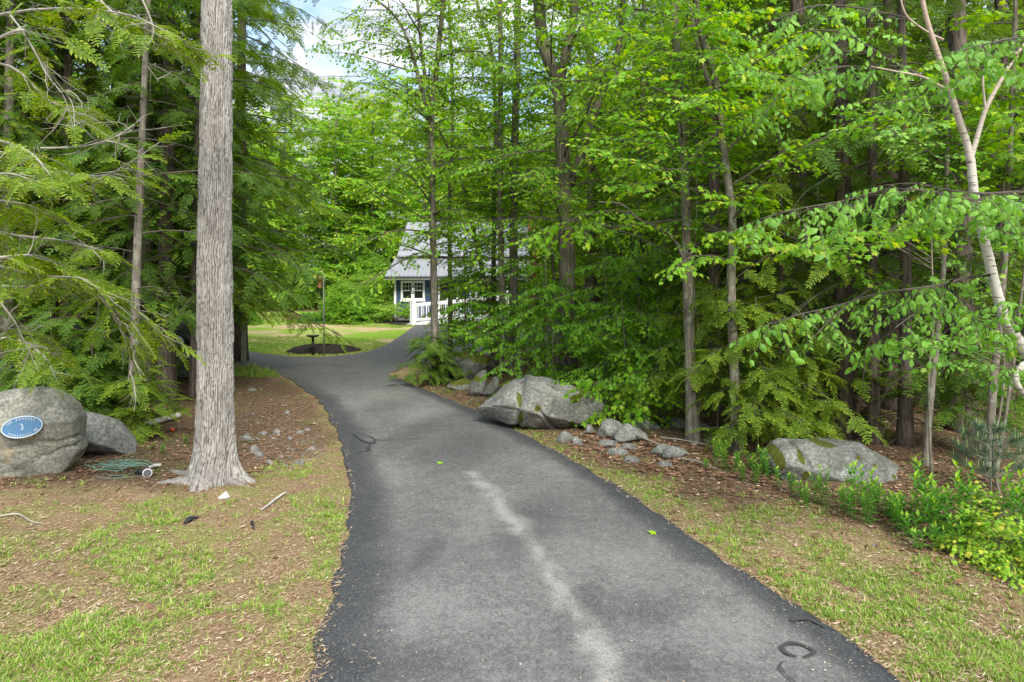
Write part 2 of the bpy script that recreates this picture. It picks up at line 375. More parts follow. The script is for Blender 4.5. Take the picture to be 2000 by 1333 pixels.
wear_shade = smooth(0.16, 0.62, dl + .25 * (fbm(gx * 2, gy * 1.2, 0, 91) - .5)) * smooth(0.10, 0.42, dr + .25 * (fbm(gx * 2, gy * 1.2, 0, 92) - .5)) * 0.62
wear_shade = wear_shade * (0.70 + .6 * fbm(gx * 1.1, gy * 0.8, 0, 40, 4)) + .06
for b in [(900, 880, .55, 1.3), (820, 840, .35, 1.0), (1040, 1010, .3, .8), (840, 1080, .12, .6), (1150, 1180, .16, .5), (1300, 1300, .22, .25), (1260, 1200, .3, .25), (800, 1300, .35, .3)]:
    wear_shade -= 0.30 * blob(*b, ang=-0.25)  # dark patches: stains plus the shade band across the upper drive, painted in
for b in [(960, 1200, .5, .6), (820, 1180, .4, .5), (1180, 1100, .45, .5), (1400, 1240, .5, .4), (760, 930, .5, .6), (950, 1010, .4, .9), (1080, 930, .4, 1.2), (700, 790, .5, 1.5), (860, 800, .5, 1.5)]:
    wear_shade += 0.16 * blob(*b, ang=-0.25)
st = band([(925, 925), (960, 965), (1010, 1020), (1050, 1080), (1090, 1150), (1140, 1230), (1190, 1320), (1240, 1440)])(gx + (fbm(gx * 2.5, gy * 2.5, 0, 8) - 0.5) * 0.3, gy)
fd = smooth(14.8, 17.8, gy); wear_shade = wear_shade * (1 - fd) + .55 * fd
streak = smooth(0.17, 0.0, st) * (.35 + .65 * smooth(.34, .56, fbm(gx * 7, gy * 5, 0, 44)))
zz = 0.012 + 0.0 * gx + 0.015 * (fbm(gx * .6, gy * .6, 0, 50) - .5) * smooth(0, .4, dl) * smooth(0, .4, dr)
R_, C_ = GR.shape[:2]; V = np.stack([gx, gy, zz], 1)
ii, jj = np.meshgrid(np.arange(R_ - 1), np.arange(C_ - 1), indexing='ij'); a = (ii * C_ + jj).ravel()
Fd = np.concatenate([np.stack([a, a + 1, a + C_ + 1], 1), np.stack([a, a + C_ + 1, a + C_], 1)])
nv = len(V)
# skirt along both edges
sk = []
sv = []
for col in (0, C_ - 1):
    idx = np.arange(R_) * C_ + col; base = nv + len(sv); sv += [(V[q][0], V[q][1], -0.12) for q in idx]
    for r in range(R_ - 1):
        q = (idx[r], base + r, base + r + 1, idx[r + 1]) if col == 0 else (idx[r], idx[r + 1], base + r + 1, base + r)
        sk += [(q[0], q[1], q[2]), (q[0], q[2], q[3])]
V = np.vstack([V, sv]); Fd = np.vstack([Fd, sk]); wear_shade = np.concatenate([wear_shade, np.zeros(len(sv))]); streak = np.concatenate([streak, np.zeros(len(sv))])
# the far apron
bm = bmesh.new()
poly = [tuple(EL[-1])] + [tuple(ER[-1])] + [tuple(q) for q in Fw]
vs = [bm.verts.new((x, y, 0.012)) for x, y in poly]; bm.faces.new(vs)
bmesh.ops.triangulate(bm, faces=bm.faces[:]); bm.verts.index_update()
av = np.array([v.co[:] for v in bm.verts]); af = np.array([[v.index for v in f.verts] for f in bm.faces]); bm.free()
if len(af) and np.cross(av[af[0][1]] - av[af[0][0]], av[af[0][2]] - av[af[0][0]])[2] < 0: af = af[:, ::-1]
Fd = np.vstack([Fd, af + len(V)]); V = np.vstack([V, av]); wear_shade = np.concatenate([wear_shade, np.full(len(av), .55)]); streak = np.concatenate([streak, np.zeros(len(av))])
g.add(V, Fd)
drive = None
def asphalt_mat():
    m, t, p, o = mat_new('worn_asphalt')
    Vv = objvec(t)
    w = attr(t, 'wear_shade'); s = attr(t, 'streak')
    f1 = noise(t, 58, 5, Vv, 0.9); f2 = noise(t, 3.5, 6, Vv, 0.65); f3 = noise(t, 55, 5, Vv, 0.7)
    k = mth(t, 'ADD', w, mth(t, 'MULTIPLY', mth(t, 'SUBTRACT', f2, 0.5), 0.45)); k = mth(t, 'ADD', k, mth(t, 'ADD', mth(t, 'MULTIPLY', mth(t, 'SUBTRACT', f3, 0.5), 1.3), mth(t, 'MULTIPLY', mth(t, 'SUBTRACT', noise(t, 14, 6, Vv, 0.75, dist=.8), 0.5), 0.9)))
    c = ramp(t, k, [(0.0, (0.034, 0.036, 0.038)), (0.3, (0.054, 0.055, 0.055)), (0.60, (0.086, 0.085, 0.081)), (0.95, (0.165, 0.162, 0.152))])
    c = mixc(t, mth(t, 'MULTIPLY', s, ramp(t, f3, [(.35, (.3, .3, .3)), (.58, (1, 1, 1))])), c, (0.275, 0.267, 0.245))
    sp = ramp(t, f1, [(0.56, (0, 0, 0)), (0.66, (1, 1, 1))])
    c = mixc(t, mth(t, 'MULTIPLY', sp, 0.75), c, (0.30, 0.295, 0.27))
    sp2 = ramp(t, f1, [(0.34, (1, 1, 1)), (0.46, (0, 0, 0))])
    c = mixc(t, mth(t, 'MULTIPLY', sp2, 0.6), c, (0.015, 0.016, 0.018))
    L(t, c, p.inputs['Base Color']); p.inputs['Roughness'].default_value = 0.85; p.inputs['Specular IOR Level'].default_value = 0.25
    bump(t, p, f1, 0.35, 0.006)
    return m
drive = g.build('driveway', [asphalt_mat()], smooth_=True)
for nm, arr in (('wear_shade', wear_shade), ('streak', streak)):
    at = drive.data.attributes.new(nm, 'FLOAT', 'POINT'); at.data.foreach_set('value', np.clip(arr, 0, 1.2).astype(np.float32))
tag(drive, kind='structure', label='grey asphalt driveway curving to the house')

# black tar repairs on the driveway, thin sheets above it
tarm = plain('black_tar', (0.040, 0.041, 0.042), 0.7, var=0.15, scale=20)
def ribbon(g, P, w, z):
    C = catmull(np.array([gflat(*p) for p in P]), 8); t = unit(np.gradient(C, axis=0)); n = np.stack([-t[:, 1], t[:, 0]], 1)
    ww = .5 * (np.interp(np.linspace(0, 1, len(C)), np.linspace(0, 1, len(w)), w) * (0.8 + 0.5 * vnoise(C[:, 0] * 9, C[:, 1] * 9, 0, 3)))[:, None] / 2
    A, B = C + n * ww, C - n * ww; m = len(C)
    zc = lambda Q: np.full((m, 1), z)
    V = np.vstack([np.hstack([A, zc(A)]), np.hstack([B, zc(B)])]); i = np.arange(m - 1)
    Fc = np.vstack([np.stack([i, i + m, i + m + 1], 1), np.stack([i, i + m + 1, i + 1], 1)])
    g.add(V, Fc)
g = Geo()
for k_, (P, w) in enumerate([([(1525, 1268), (1545, 1262), (1572, 1268), (1590, 1280), (1570, 1290)], [.03, .07, .06, .09, .03]), ([(1525, 1268), (1535, 1282), (1558, 1290)], [.05, .07, .03]),
             ([(1530, 1300), (1524, 1312), (1545, 1335), (1580, 1360)], [.02, .03, .02]), ([(1545, 1219), (1560, 1213), (1585, 1216), (1612, 1232)], [.05, .12, .10, .04]),
             ([(690, 850), (705, 862), (722, 868), (732, 866), (728, 858), (712, 853)], [.04, .06, .09, .07, .05, .03]), ([(732, 863), (780, 861), (840, 858)], [.05, .03, .015]), ([(726, 868), (718, 878), (722, 882), (690, 888)], [.08, .12, .07, .03]),
             ([(1395, 1176), (1420, 1178)], [.01, .006])]):
    ribbon(g, P, w, 0.0235 + 0.004 * (k_ % 3))
tar = g.build('tar_repairs', [tarm]); tag(tar, kind='structure', label='black tar seams on the driveway')

# mulch island at the far side of the driveway
mulch_c = G(622, 690)
g = Geo(); a = np.linspace(0, 2 * PI, 48, endpoint=False); ringsV = []
for r_, z_ in ((1.0, 0.0), (0.9, .06), (0.7, .13), (0.4, .19), (0.02, .2)):
    jit = 1 + 0.06 * np.sin(a * 5 + 1) * r_
    ringsV.append(np.stack([mulch_c[0] + 1.22 * r_ * np.cos(a) * jit, mulch_c[1] + 0.55 + 1.0 * r_ * np.sin(a) * jit, 0.0 + z_ + 0.05 * vnoise(a * 9, r_ * 9, 0, 2)], 1))
V = np.vstack(ringsV); n = 48; Fc = []
for r_ in range(4):
    for k in range(n):
        k2 = (k + 1) % n; Fc += [(r_ * n + k, r_ * n + k2, (r_ + 1) * n + k2), (r_ * n + k, (r_ + 1) * n + k2, (r_ + 1) * n + k)]
g.add(V, Fc); mm = plain('dark_mulch', (0.035, 0.028, 0.024), 1.0, var=0.7, scale=25, bumps=1.0, spec=0.05)
tag(g.build('mulch_island', [mm], smooth_=True), kind='structure', label='mound of dark mulch at the edge of the lawn')
bedP = [G(q[0], q[1]) for q in [(690, 622), (735, 618), (800, 622), (822, 634), (800, 634), (760, 626)]]
g = Geo(); c_ = np.mean([b for b in bedP], 0); Vb = np.array([[c_[0] - .2, 36.3, .12]] + [[q[0], q[1], .03] for q in bedP] )
hs = np.array([(-9.3, 35.9), (-6.6, 35.1), (-5.35, 33.6), (-4.95, 34.2), (-4.95, 37.2), (-9.3, 37.6)])
Vb = np.vstack([[[-6.8, 35.9, 0.10]], np.hstack([hs, np.full((6, 1), 0.02)])])
g.add(Vb, [(0, 1 + k, 1 + (k + 1) % 6) for k in range(6)])
tag(g.build('flower_bed', [mm]), kind='structure', label='dark mulch bed in front of the blue wall')

# ------------------------------------------------------------------ grass, straw, dead leaves (uncountable)
def scatter_pts(n, box, dens, seed):
    r = rng(seed); x = r.uniform(box[0], box[1], n); y = r.uniform(box[2], box[3], n)
    k = r.rand(n) < dens(x, y); return x[k], y[k], r
def view_pts(n, y0, y1, dens, seed, mar=1.1, p=1.0):
    """points spread evenly over the picture rows (denser near the camera)"""
    r = rng(seed); q = r.rand(n); y = 1 / ((1 - q) / y0 + q / y1); x = r.uniform(-0.80 * mar, 0.80 * mar, n) * y
    k = r.rand(n) < dens(x, y); return x[k], y[k], r
def clump(x, y, s=0, f=1.1): return smooth(0.50, 0.62, fbm(x * f, y * f, 0, 60 + s, 4))
def blades(g, cx, cy, r, nb, h, w, spread, tipc=None, lean=0.6, vmul=None):
    n = len(cx); cx = np.repeat(cx, nb); cy = np.repeat(cy, nb); hh = np.repeat(h, nb) * r.uniform(0.5, 1.15, n * nb); m = n * nb
    a = r.uniform(0, 2 * PI, m); rr = r.rand(m) * np.repeat(np.broadcast_to(spread, (n,)), nb)
    bx, by = cx + rr * np.cos(a), cy + rr * np.sin(a); bz = gz(bx, by) - 0.01
    a2 = a + r.normal(0, 0.7, m); ln = lean * r.uniform(0.3, 1.3, m) * hh
    pw = a2 + PI / 2; ww = w * r.uniform(0.6, 1.3, m)
    dx, dy = np.cos(pw) * ww, np.sin(pw) * ww
    P = np.stack([np.stack([bx - dx, by - dy, bz], 1), np.stack([bx + dx, by + dy, bz], 1),
                  np.stack([bx + .35 * ln * np.cos(a2) + dx * .8, by + .35 * ln * np.sin(a2) + dy * .8, bz + hh * .62], 1),
                  np.stack([bx + .35 * ln * np.cos(a2) - dx * .8, by + .35 * ln * np.sin(a2) - dy * .8, bz + hh * .62], 1),
                  np.stack([bx + ln * np.cos(a2), by + ln * np.sin(a2), bz + hh * .92], 1)], 1).reshape(-1, 3)
    f = np.array([[0, 1, 2], [0, 2, 3], [3, 2, 4]]); Fc = (f[None] + (np.arange(m) * 5)[:, None, None]).reshape(-1, 3)
    v = np.repeat(np.clip(np.repeat(r.normal(.5, .22, n), nb) + r.normal(0, .12, m), 0, 1), 3)
    tp = np.repeat((r.rand(m) < 0.16) * 1.0, 3)
    g.add(P, Fc, 0, v, tp)
g = Geo()
def dens_near(x, y):
    d, w, l = masks(x, y); c = clump(x, y, 0, 1.3)
    side = np.where(x > 0, 0.85, 0.0)
    return (d > 0.04) * (1 - 0.93 * w) * (1 - l) * np.clip(0.07 + 0.95 * c + side * smooth(.42, .6, fbm(x * 2, y * 2, 0, 71)), 0, 1)
x, y, r = view_pts(40000, 3.9, 16, dens_near, 11)
blades(g, x, y, r, 13, r.uniform(.022, .065, len(x)), .0036, .05, lean=1.1)
def dens_verge(x, y):
    d, w, l = masks(x, y); return (d > 0.02) * (d < 0.5) * (x > -2.5) * (0.45 + 0.55 * clump(x, y, 5, .8)) * (y < 16) * np.where(x > 0, 1, 0.25)
x, y, r = scatter_pts(26000, (-3, 4, 3.5, 17), dens_verge, 12)
blades(g, x, y, r, 7, r.uniform(.02, .06, len(x)), .004, .05)
x, y, r = scatter_pts(60000, (-16, -4, 19.5, 42), lambda x, y: (masks(x, y)[2] > .5) * smooth(0.55, 0.42, fbm(x * .3, y * .3, 0, 64)), 13)
blades(g, x, y, r, 5, r.uniform(.03, .06, len(x)), .009, .07)
x, y, r = scatter_pts(500, (-7.5, -5.2, 17.3, 19.2), lambda x, y: (masks(x, y)[0] > .1) * 1.0, 14)
blades(g, x, y, r, 8, r.uniform(.08, .22, len(x)), .008, .1)
tag(g.build('grass', [M['grass']]), kind='stuff', label='patchy short green grass beside the driveway', cat='grass')
g = Geo()
def dens_straw(x, y):
    d, w, l = masks(x, y); return (d > -0.22 * fbm(x * 4, y * 4, 0, 99) ** 2) * (1 - 0.5 * w) * (1 - l) * (0.35 + .65 * fbm(x * 3, y * 3, 0, 77))
x, y, r = view_pts(110000, 3.9, 17, dens_straw, 15)
n = len(x); a = r.uniform(0, 2 * PI, n); ln = r.uniform(.008, .035, n); w_ = r.uniform(.0012, .0045, n); z = gz(x, y) + np.where(drive_d(x, y) < .02, .028, .012)
dx, dy = np.cos(a) * ln, np.sin(a) * ln; ex, ey = -np.sin(a) * w_, np.cos(a) * w_
P = np.stack([np.stack([x - dx, y - dy, z], 1), np.stack([x + ex, y + ey, z + .006], 1), np.stack([x + dx, y + dy, z + r.uniform(0, .02, n)], 1), np.stack([x - ex, y - ey, z + .003], 1)], 1).reshape(-1, 3)
f = np.array([[0, 3, 2], [0, 2, 1]]); g.add(P, (f[None] + (np.arange(n) * 4)[:, None, None]).reshape(-1, 3), 0, np.repeat(r.rand(n), 2), np.repeat((r.rand(n) < .05) * 1., 2))
tag(g.build('straw', [M['straw']]), kind='stuff', label='dry straw and needles strewn over the soil', cat='straw')
g = Geo()
def flakes(x, y, r, s0, s1, zoff=0.012, curl=0.35):
    n = len(x); s = r.uniform(s0, s1, n); a = r.uniform(0, 2 * PI, n); z = gz(x, y) + zoff
    P = []
    for k, (q, zc) in enumerate(((0, 1), (.2, .1), (.5, .6), (.75, .0))):
        an = a + 2 * PI * q + r.normal(0, .25, n); rr = s * (1.0 if k % 2 == 0 else .62) * r.uniform(.8, 1.2, n)
        P.append(np.stack([x + rr * np.cos(an), y + rr * np.sin(an), z + s * curl * zc * r.uniform(.2, 1.2, n)], 1))
    P = np.stack(P, 1).reshape(-1, 3); f = np.array([[0, 1, 2], [0, 2, 3]])
    g.add(P, (f[None] + (np.arange(n) * 4)[:, None, None]).reshape(-1, 3), 0, np.repeat(r.rand(n), 2), np.repeat((r.rand(n) < .08) * 1., 2))
def dens_dead(x, y):
    d, w, l = masks(x, y); return (d > .05) * (1 - l) * np.clip(w * 1.0 + (.04 + .12 * (x > .5) * clump(x, y, 9, 2)) * (1 - w) * np.where(x < 0, .5, 1), 0, 1) * (.3 + .7 * fbm(x * 2, y * 2, 0, 78))
x, y, r = view_pts(70000, 4.5, 32, dens_dead, 16, 1.15)
flakes(x, y, r, .014, .045)
x, y, r = scatter_pts(2600, (.6, 5.5, 7.2, 11.5), lambda x, y: (poly_dist(np.array([gflat(*p) for p in [(1080, 860), (1180, 835), (1350, 870), (1480, 905), (1560, 960), (1440, 950), (1300, 930), (1180, 905)]]), x, y) < 0) * 1., 17)
flakes(x, y, r, .03, .06, .02, .6)
tag(g.build('leaf_litter', [M['dead']]), kind='stuff', label='brown dead leaves over the forest floor', cat='leaf litter')
g = Geo()
x, y, r = view_pts(3800, 4, 16, lambda x, y: (drive_d(x, y) < -.05) * (.25 + .75 * np.exp(-((drive_d(x, y) + .2) / .4) ** 2)), 18)
flakes(x, y, r, .004, .012, .030, .3)
tag(g.build('catkin_litter', [M['straw']]), kind='stuff', label='pale specks of fallen catkins on the driveway', cat='litter')
# ------------------------------------------------------------------ leaf and spray templates
def T(V, Fc, m=0, v=0.0, tip=0.0): # template tuple
    V = np.asarray(V, float); Fc = np.asarray(Fc, int); n = len(Fc)
    return [V, Fc, np.full(n, m), np.full(n, v, float), np.full(n, tip, float)]
def merge(*ts):
    o = [[], [], [], [], []]; n = 0
    for t in ts:
        o[0].append(t[0]); o[1].append(t[1] + n); n += len(t[0])
        for k in (2, 3, 4): o[k].append(t[k])
    return [np.concatenate(q) for q in o]
def xf(t, org, d, nrm, s):
    d = unit(d); y = unit(np.cross(nrm, d)); z = np.cross(d, y); R = np.stack([d, y, z], 0)
    return [np.asarray(t[0]) * s @ R + org] + t[1:]
def setv(t, v, tip=None):
    t = list(t); t[3] = np.full(len(t[1]), v); 
    if tip is not None: t[4] = np.full(len(t[1]), tip)
    return t
# leaf blades point along +x from the origin, length 1
leaf_oval = T([(0, 0, 0), (.3, .28, -.06), (.3, -.28, -.06), (.68, .24, -.12), (.68, -.24, -.12), (1, 0, -.18), (.4, 0, .02)],
              [(0, 6, 1), (0, 2, 6), (6, 3, 1), (6, 2, 4), (6, 5, 3), (6, 4, 5)])
leaf_maple = T([(0, 0, 0), (-.08, .42, -.05), (.22, .30, .0), (.50, .56, -.10), (.60, .22, -.02), (1, 0, -.14), (.60, -.22, -.02), (.50, -.56, -.10), (.22, -.30, .0), (-.08, -.42, -.05), (.32, 0, .05)],
               [(10, 0, 9), (10, 9, 8), (10, 8, 7), (10, 7, 6), (10, 6, 5), (10, 5, 4), (10, 4, 3), (10, 3, 2), (10, 2, 1), (10, 1, 0)])
leaf_lo = T([(0, 0, 0), (.5, .42, -.06), (1, 0, -.1), (.5, -.42, -.06)], [(0, 3, 2), (0, 2, 1)])
leaf_lance = T([(0, 0, 0), (.42, .16, .04), (1, 0, -.22), (.42, -.16, .04), (.45, 0, -.03)], [(0, 3, 4), (4, 3, 2), (4, 2, 1), (0, 4, 1)])
def spray_maple(seed, leaf, nl=9, ls=0.095, length=0.42, wood=1, droop=0.25):
    r = rng(seed); parts = []; n = nl // 2; P0, P1 = [], []
    for k in range(n + 1):
        x = length * (k + .4) / (n + .6); z = -droop * .12 * (x / length) ** 2
        for s in ((-1, 1) if k < n else (0,)):
            a = s * math.radians(r.uniform(45, 80)); pet = r.uniform(.03, .07)
            d = np.array([math.cos(a), math.sin(a), r.uniform(-.35, .1)]); o = np.array([x, 0, z]); e_ = o + d * pet
            P0.append(o); P1.append(e_)
            nn = np.array([r.normal(0, .3), r.normal(0, .3), 1.0])
            d2 = d + np.array([.3, 0, -r.uniform(.1, .7)])
            parts.append(setv(xf(leaf, e_, d2, nn, ls * r.uniform(.5, 1.3)), r.rand(), 1.0 if r.rand() < .08 else 0.0))
    tw = np.array([[0, 0, 0], [length, 0, -droop * .12]])
    V, Fc = segs([tw[0]], [tw[1]], .0035, .0015); parts.append(T(V, Fc, wood))
    if len(P0): V, Fc = segs(P0, P1, .0012, .0012); parts.append(T(V, Fc, wood))
    return merge(*parts)
def spray_birch(seed, leaf, nl=9, ls=0.075, length=0.40):
    r = rng(seed); parts = []; P0, P1 = [], []
    for k in range(nl):
        x = length * (k + .5) / nl; s = -1 if k % 2 else 1; o = np.array([x, 0, -.15 * x * x / length])
        a = s * math.radians(r.uniform(35, 75)); d = np.array([math.cos(a), math.sin(a), -.3]); e_ = o + unit(d) * .015
        P0.append(o); P1.append(e_)
        d2 = np.array([math.cos(a), math.sin(a), -r.uniform(.5, 1.6)]); nn = np.array([r.normal(0, .4), r.normal(0, .4), 1.])
        parts.append(setv(xf(leaf, e_, d2, nn, ls * r.uniform(.55, 1.3)), r.rand(), 0.0))
    V, Fc = segs([[0, 0, 0]], [[length, 0, -.15 * length]], .003, .0012); parts.append(T(V, Fc, 1))
    V, Fc = segs(P0, P1, .001, .001); parts.append(T(V, Fc, 1))
    return merge(*parts)
def spray_hemlock(seed, length=.36, w=.009, n=11, tipw=.35):
    """flat feathery spray: rows of short narrow needle-clad twiglets"""
    r = rng(seed); V = []; Fc = []; vv = []; tp = []
    def blade(o, d, l, w_, tip, v):
        k = len(V); d = d / np.linalg.norm(d); s_ = np.array([-d[1], d[0], 0]); m_ = o + d * l * .5
        V.extend([o, m_ + s_ * w_ + [0, 0, -.002], o + d * l + [0, 0, -l * .12], m_ - s_ * w_ + [0, 0, -.002]]); Fc.extend([(k, k + 3, k + 2), (k, k + 2, k + 1)])
        vv.extend([v, v]); tp.extend([tip, tip])
    for k in range(n):
        x = length * (k + .3) / n; dz = -.25 * x * x / length
        for s in (-1, 1):
            l = (.34 * length * (1 - .72 * (k / n) ** 1.2)) * r.uniform(.7, 1.15); a = s * math.radians(r.uniform(42, 62)); o = np.array([x, 0, dz]); d = np.array([math.cos(a), math.sin(a), r.uniform(-.25, .05)])
            v = r.rand(); q = 3
            for b in range(q):                       # little side twiglets along each twiglet
                ob = o + d * l * (b + .3) / q
                for s2 in (-1, 1):
                    a2 = a + s2 * .8; blade(ob, np.array([math.cos(a2), math.sin(a2), r.uniform(-.5, .1)]), l * r.uniform(.28, .46) * (1 - .25 * b), w * .9, .35 * (r.rand() < tipw), v * .8)
            blade(o + d * l * .1, d, l * .9, w, 0, v)
            tq = r.uniform(.4, 1) * (r.rand() < tipw * 2); blade(o + d * l * .72, d, l * .40, w * 1.0, tq, v)
    blade(np.array([length * .9, 0, -.25 * length * .9]), np.array([1, 0, -.3]), .06, w * 1.1, .7, .8)
    t = T(V, Fc); t[3] = np.array(vv); t[4] = np.array(tp, float)
    Vs, Fs = segs([[0, 0, 0]], [[length, 0, -.25 * length]], .0028, .001)
    return merge(t, T(Vs, Fs, 1))
def spray_hem_lo(seed, length=.5, n=7, w=.028):
    r = rng(seed); V = []; Fc = []; vv = []; tp = []
    for k in range(n):
        x = length * (k + .3) / n; dz = -.25 * x * x / length
        for s in (-1, 1):
            l = (.42 * length * (1 - .65 * k / n)) * r.uniform(.7, 1.2); a = s * math.radians(r.uniform(40, 65)); d = np.array([math.cos(a), math.sin(a), -.2]); o = np.array([x, 0, dz]); s_ = np.array([-d[1], d[0], 0.])
            m_ = o + d * l * .5; q = len(V); V.extend([o, m_ + s_ * w, o + d * l, m_ - s_ * w]); Fc.extend([(q, q + 3, q + 2), (q, q + 2, q + 1)]); v = r.rand(); vv.extend([v, v]); t_ = 1. * (r.rand() < .2); tp.extend([t_, t_])
    t = T(V, Fc); t[3] = np.array(vv); t[4] = np.array(tp); return t
SP = {
 'maple': [spray_maple(k, leaf_maple, 9, .095, .42) for k in range(5)],
 'maple_mid': [spray_maple(k + 10, leaf_lo, 15, .078, .46) for k in range(5)],
 'maple_far': [spray_maple(k + 20, leaf_lo, 11, .19, .8) for k in range(4)],
 'beech': [spray_birch(k, leaf_lo, 14, .074, .48) for k in range(5)],
 'birch': [spray_birch(k + 9, leaf_oval, 9, .078, .36) for k in range(5)],
 'hemlock': [spray_hemlock(k) for k in range(5)],
 'hemlock_mid': [spray_hemlock(k + 5, .46, .0115, 10, .22) for k in range(4)],
 'hemlock_far': [spray_hem_lo(k) for k in range(4)],
}
def place(g, temps, O, Dr, Nm, S, r, vmix=.5, tipmul=1.0):
    """many copies of spray templates"""
    O = np.asarray(O, float); n = len(O)
    if not n: return
    Dr = unit(Dr); Yv = unit(np.cross(Nm, Dr)); Zv = np.cross(Dr, Yv); R = np.stack([Dr, Yv, Zv], 1)       # n,3,3
    S = np.broadcast_to(S, (n,)); which = r.randint(0, len(temps), n); base = r.rand(n)
    for k, t in enumerate(temps):
        q = np.where(which == k)[0]
        if not len(q): continue
        V = np.einsum('vj,njk->nvk', t[0], R[q]) * S[q, None, None] + O[q, None]
        m = len(t[0]); Fc = (t[1][None] + (np.arange(len(q)) * m)[:, None, None]).reshape(-1, 3)
        v = np.clip(t[3][None] * (1 - vmix) + base[q, None] * vmix, 0, 1).ravel()
        g.add(V.reshape(-1, 3), Fc, np.tile(t[2], len(q)), v, (np.tile(t[4], len(q))) * tipmul)

def limb_path(o, az, el, Ln, r, droop=0.0, wig=.06, n=9):
    d = np.array([math.cos(az) * math.cos(el), math.sin(az) * math.cos(el), math.sin(el)]); P = [np.array(o, float)]
    for k in range(n - 1):
        d = unit(d + r.normal(0, wig, 3) + np.array([0, 0, -droop / n])); P.append(P[-1] + d * Ln / (n - 1))
    return np.array(P)
def dress(g, P, r, kind, sp, Ln, r0, start=.15, side=.5, step=.16, up=(0, 0, 1), droop=.15, scale=1.0, side_ang=55, fill=1.0, twigm=1, secr=.006, limb_mat=1):
    """a limb with secondary twigs carrying sprays; P = limb points"""
    seg = np.linalg.norm(np.diff(P, axis=0), axis=1); s = np.concatenate([[0], np.cumsum(seg)]); Lt = s[-1]
    rad = r0 * (1 - .88 * s / Lt) + .002
    V, Fc = tube(P, rad, 5, False); g.add(V, Fc, limb_mat)
    T_ = unit(np.gradient(P, axis=0)); O, Dd, Nn, Sc = [], [], [], []; A0, A1 = [], []
    q = start * Lt; sgn = 1
    up = np.array(up, float)
    while q < Lt:
        o = np.array([np.interp(q, s, P[:, c]) for c in range(3)]); t = unit(np.array([np.interp(q, s, T_[:, c]) for c in range(3)]))
        sd_ = unit(np.cross(up, t)); a = math.radians(side_ang + r.uniform(-12, 12)); d = unit(t * math.cos(a) + sd_ * sgn * math.sin(a) + np.array([0, 0, r.normal(-.05, .12)]))
        l = side * (1 - .75 * (q / Lt)) * Lt * .5 * r.uniform(.6, 1.2) * (.5 + .5 * min(1, q / (.25 * Lt)))
        step_s = .24 * scale; m = max(1, int(l / step_s))
        e_ = o + d * l + np.array([0, 0, -droop * l * .4]); A0.append(o); A1.append(e_)
        for k in range(m + 1):
            if r.rand() > fill: continue
            f_ = k / max(1, m); oo = o + (e_ - o) * f_ * .95
            s2 = (-1 if k % 2 else 1) * (0 if k == m else 1); a2 = math.radians(50) * s2
            sd2 = unit(np.cross(up, d)); d2 = unit(d * math.cos(a2) + sd2 * math.sin(a2) + r.normal(0, .16, 3) + np.array([0, 0, -droop]))
            O.append(oo); Dd.append(d2); Nn.append(up + r.normal(0, .34, 3)); Sc.append(scale * r.uniform(.55, 1.35))
        q += step * r.uniform(.7, 1.3) * scale; sgn = -sgn
    O.append(P[-1]); Dd.append(T_[-1]); Nn.append(up); Sc.append(scale)
    if A0: V, Fc = segs(A0, A1, secr, secr * .4); g.add(V, Fc, twigm)
    place(g, SP[sp], O, Dd, Nn, np.array(Sc), r)
def bare(g, P, r, n=8, l=.4, r0=.006, mat=1):
    """bare grey twigs off a limb"""
    seg = np.linalg.norm(np.diff(P, axis=0), axis=1); s = np.concatenate([[0], np.cumsum(seg)])
    for k in range(n):
        q = r.uniform(.15, 1) * s[-1]; o = np.array([np.interp(q, s, P[:, c]) for c in range(3)])
        t = unit(P[-1] - P[0]); d = unit(t * r.uniform(.1, 1) + r.normal(0, .55, 3)); Q = limb_path(o, math.atan2(d[1], d[0]), math.asin(np.clip(d[2], -1, 1)), l * r.uniform(.4, 1.3), r, r.uniform(-.2, .8), .16, 6)
        V, Fc = tube(Q, np.linspace(r0, .0012, 6), 3, False); g.add(V, Fc, mat)
        for j in range(3):
            w = Q[r.randint(1, 5)]; d2 = unit(d + r.normal(0, .7, 3)); V, Fc = segs([w], [w + d2 * l * r.uniform(.15, .4)], r0 * .4, .001); g.add(V, Fc, mat)

def trunk_geo(g, path, r0, r1, sides=12, flare=.5, flare_h=.5, seed=0, mat=0, rough=.06, n=None):
    """tapering trunk with root flare along a path of points"""
    C = catmull(path, 10 if n is None else n); seg = np.linalg.norm(np.diff(C, axis=0), axis=1); s = np.concatenate([[0], np.cumsum(seg)])
    rad = r0 + (r1 - r0) * (s / s[-1]); rad = rad * (1 + flare * np.exp(-s / flare_h))
    V, Fc = tube(C, rad, sides); nb = len(C) * sides
    Cr = np.repeat(C, sides, 0); dv = V[:nb] - Cr; a = np.tile(np.arange(sides), len(C)) * 2 * PI / sides; sr = np.repeat(s, sides)
    k = 1 + rough * (fbm(np.cos(a) * 1.5 + 5, np.sin(a) * 1.5 + 5, sr * 2.0, seed, 3) - .5) * 2
    k = k + .28 * flare * np.exp(-sr / (flare_h * .6)) * np.sin(a * 4 + seed)
    V[:nb] = Cr + dv * k[:, None]
    g.add(V, Fc, mat); return C, rad
BASE_DROP = .12
TREES = []
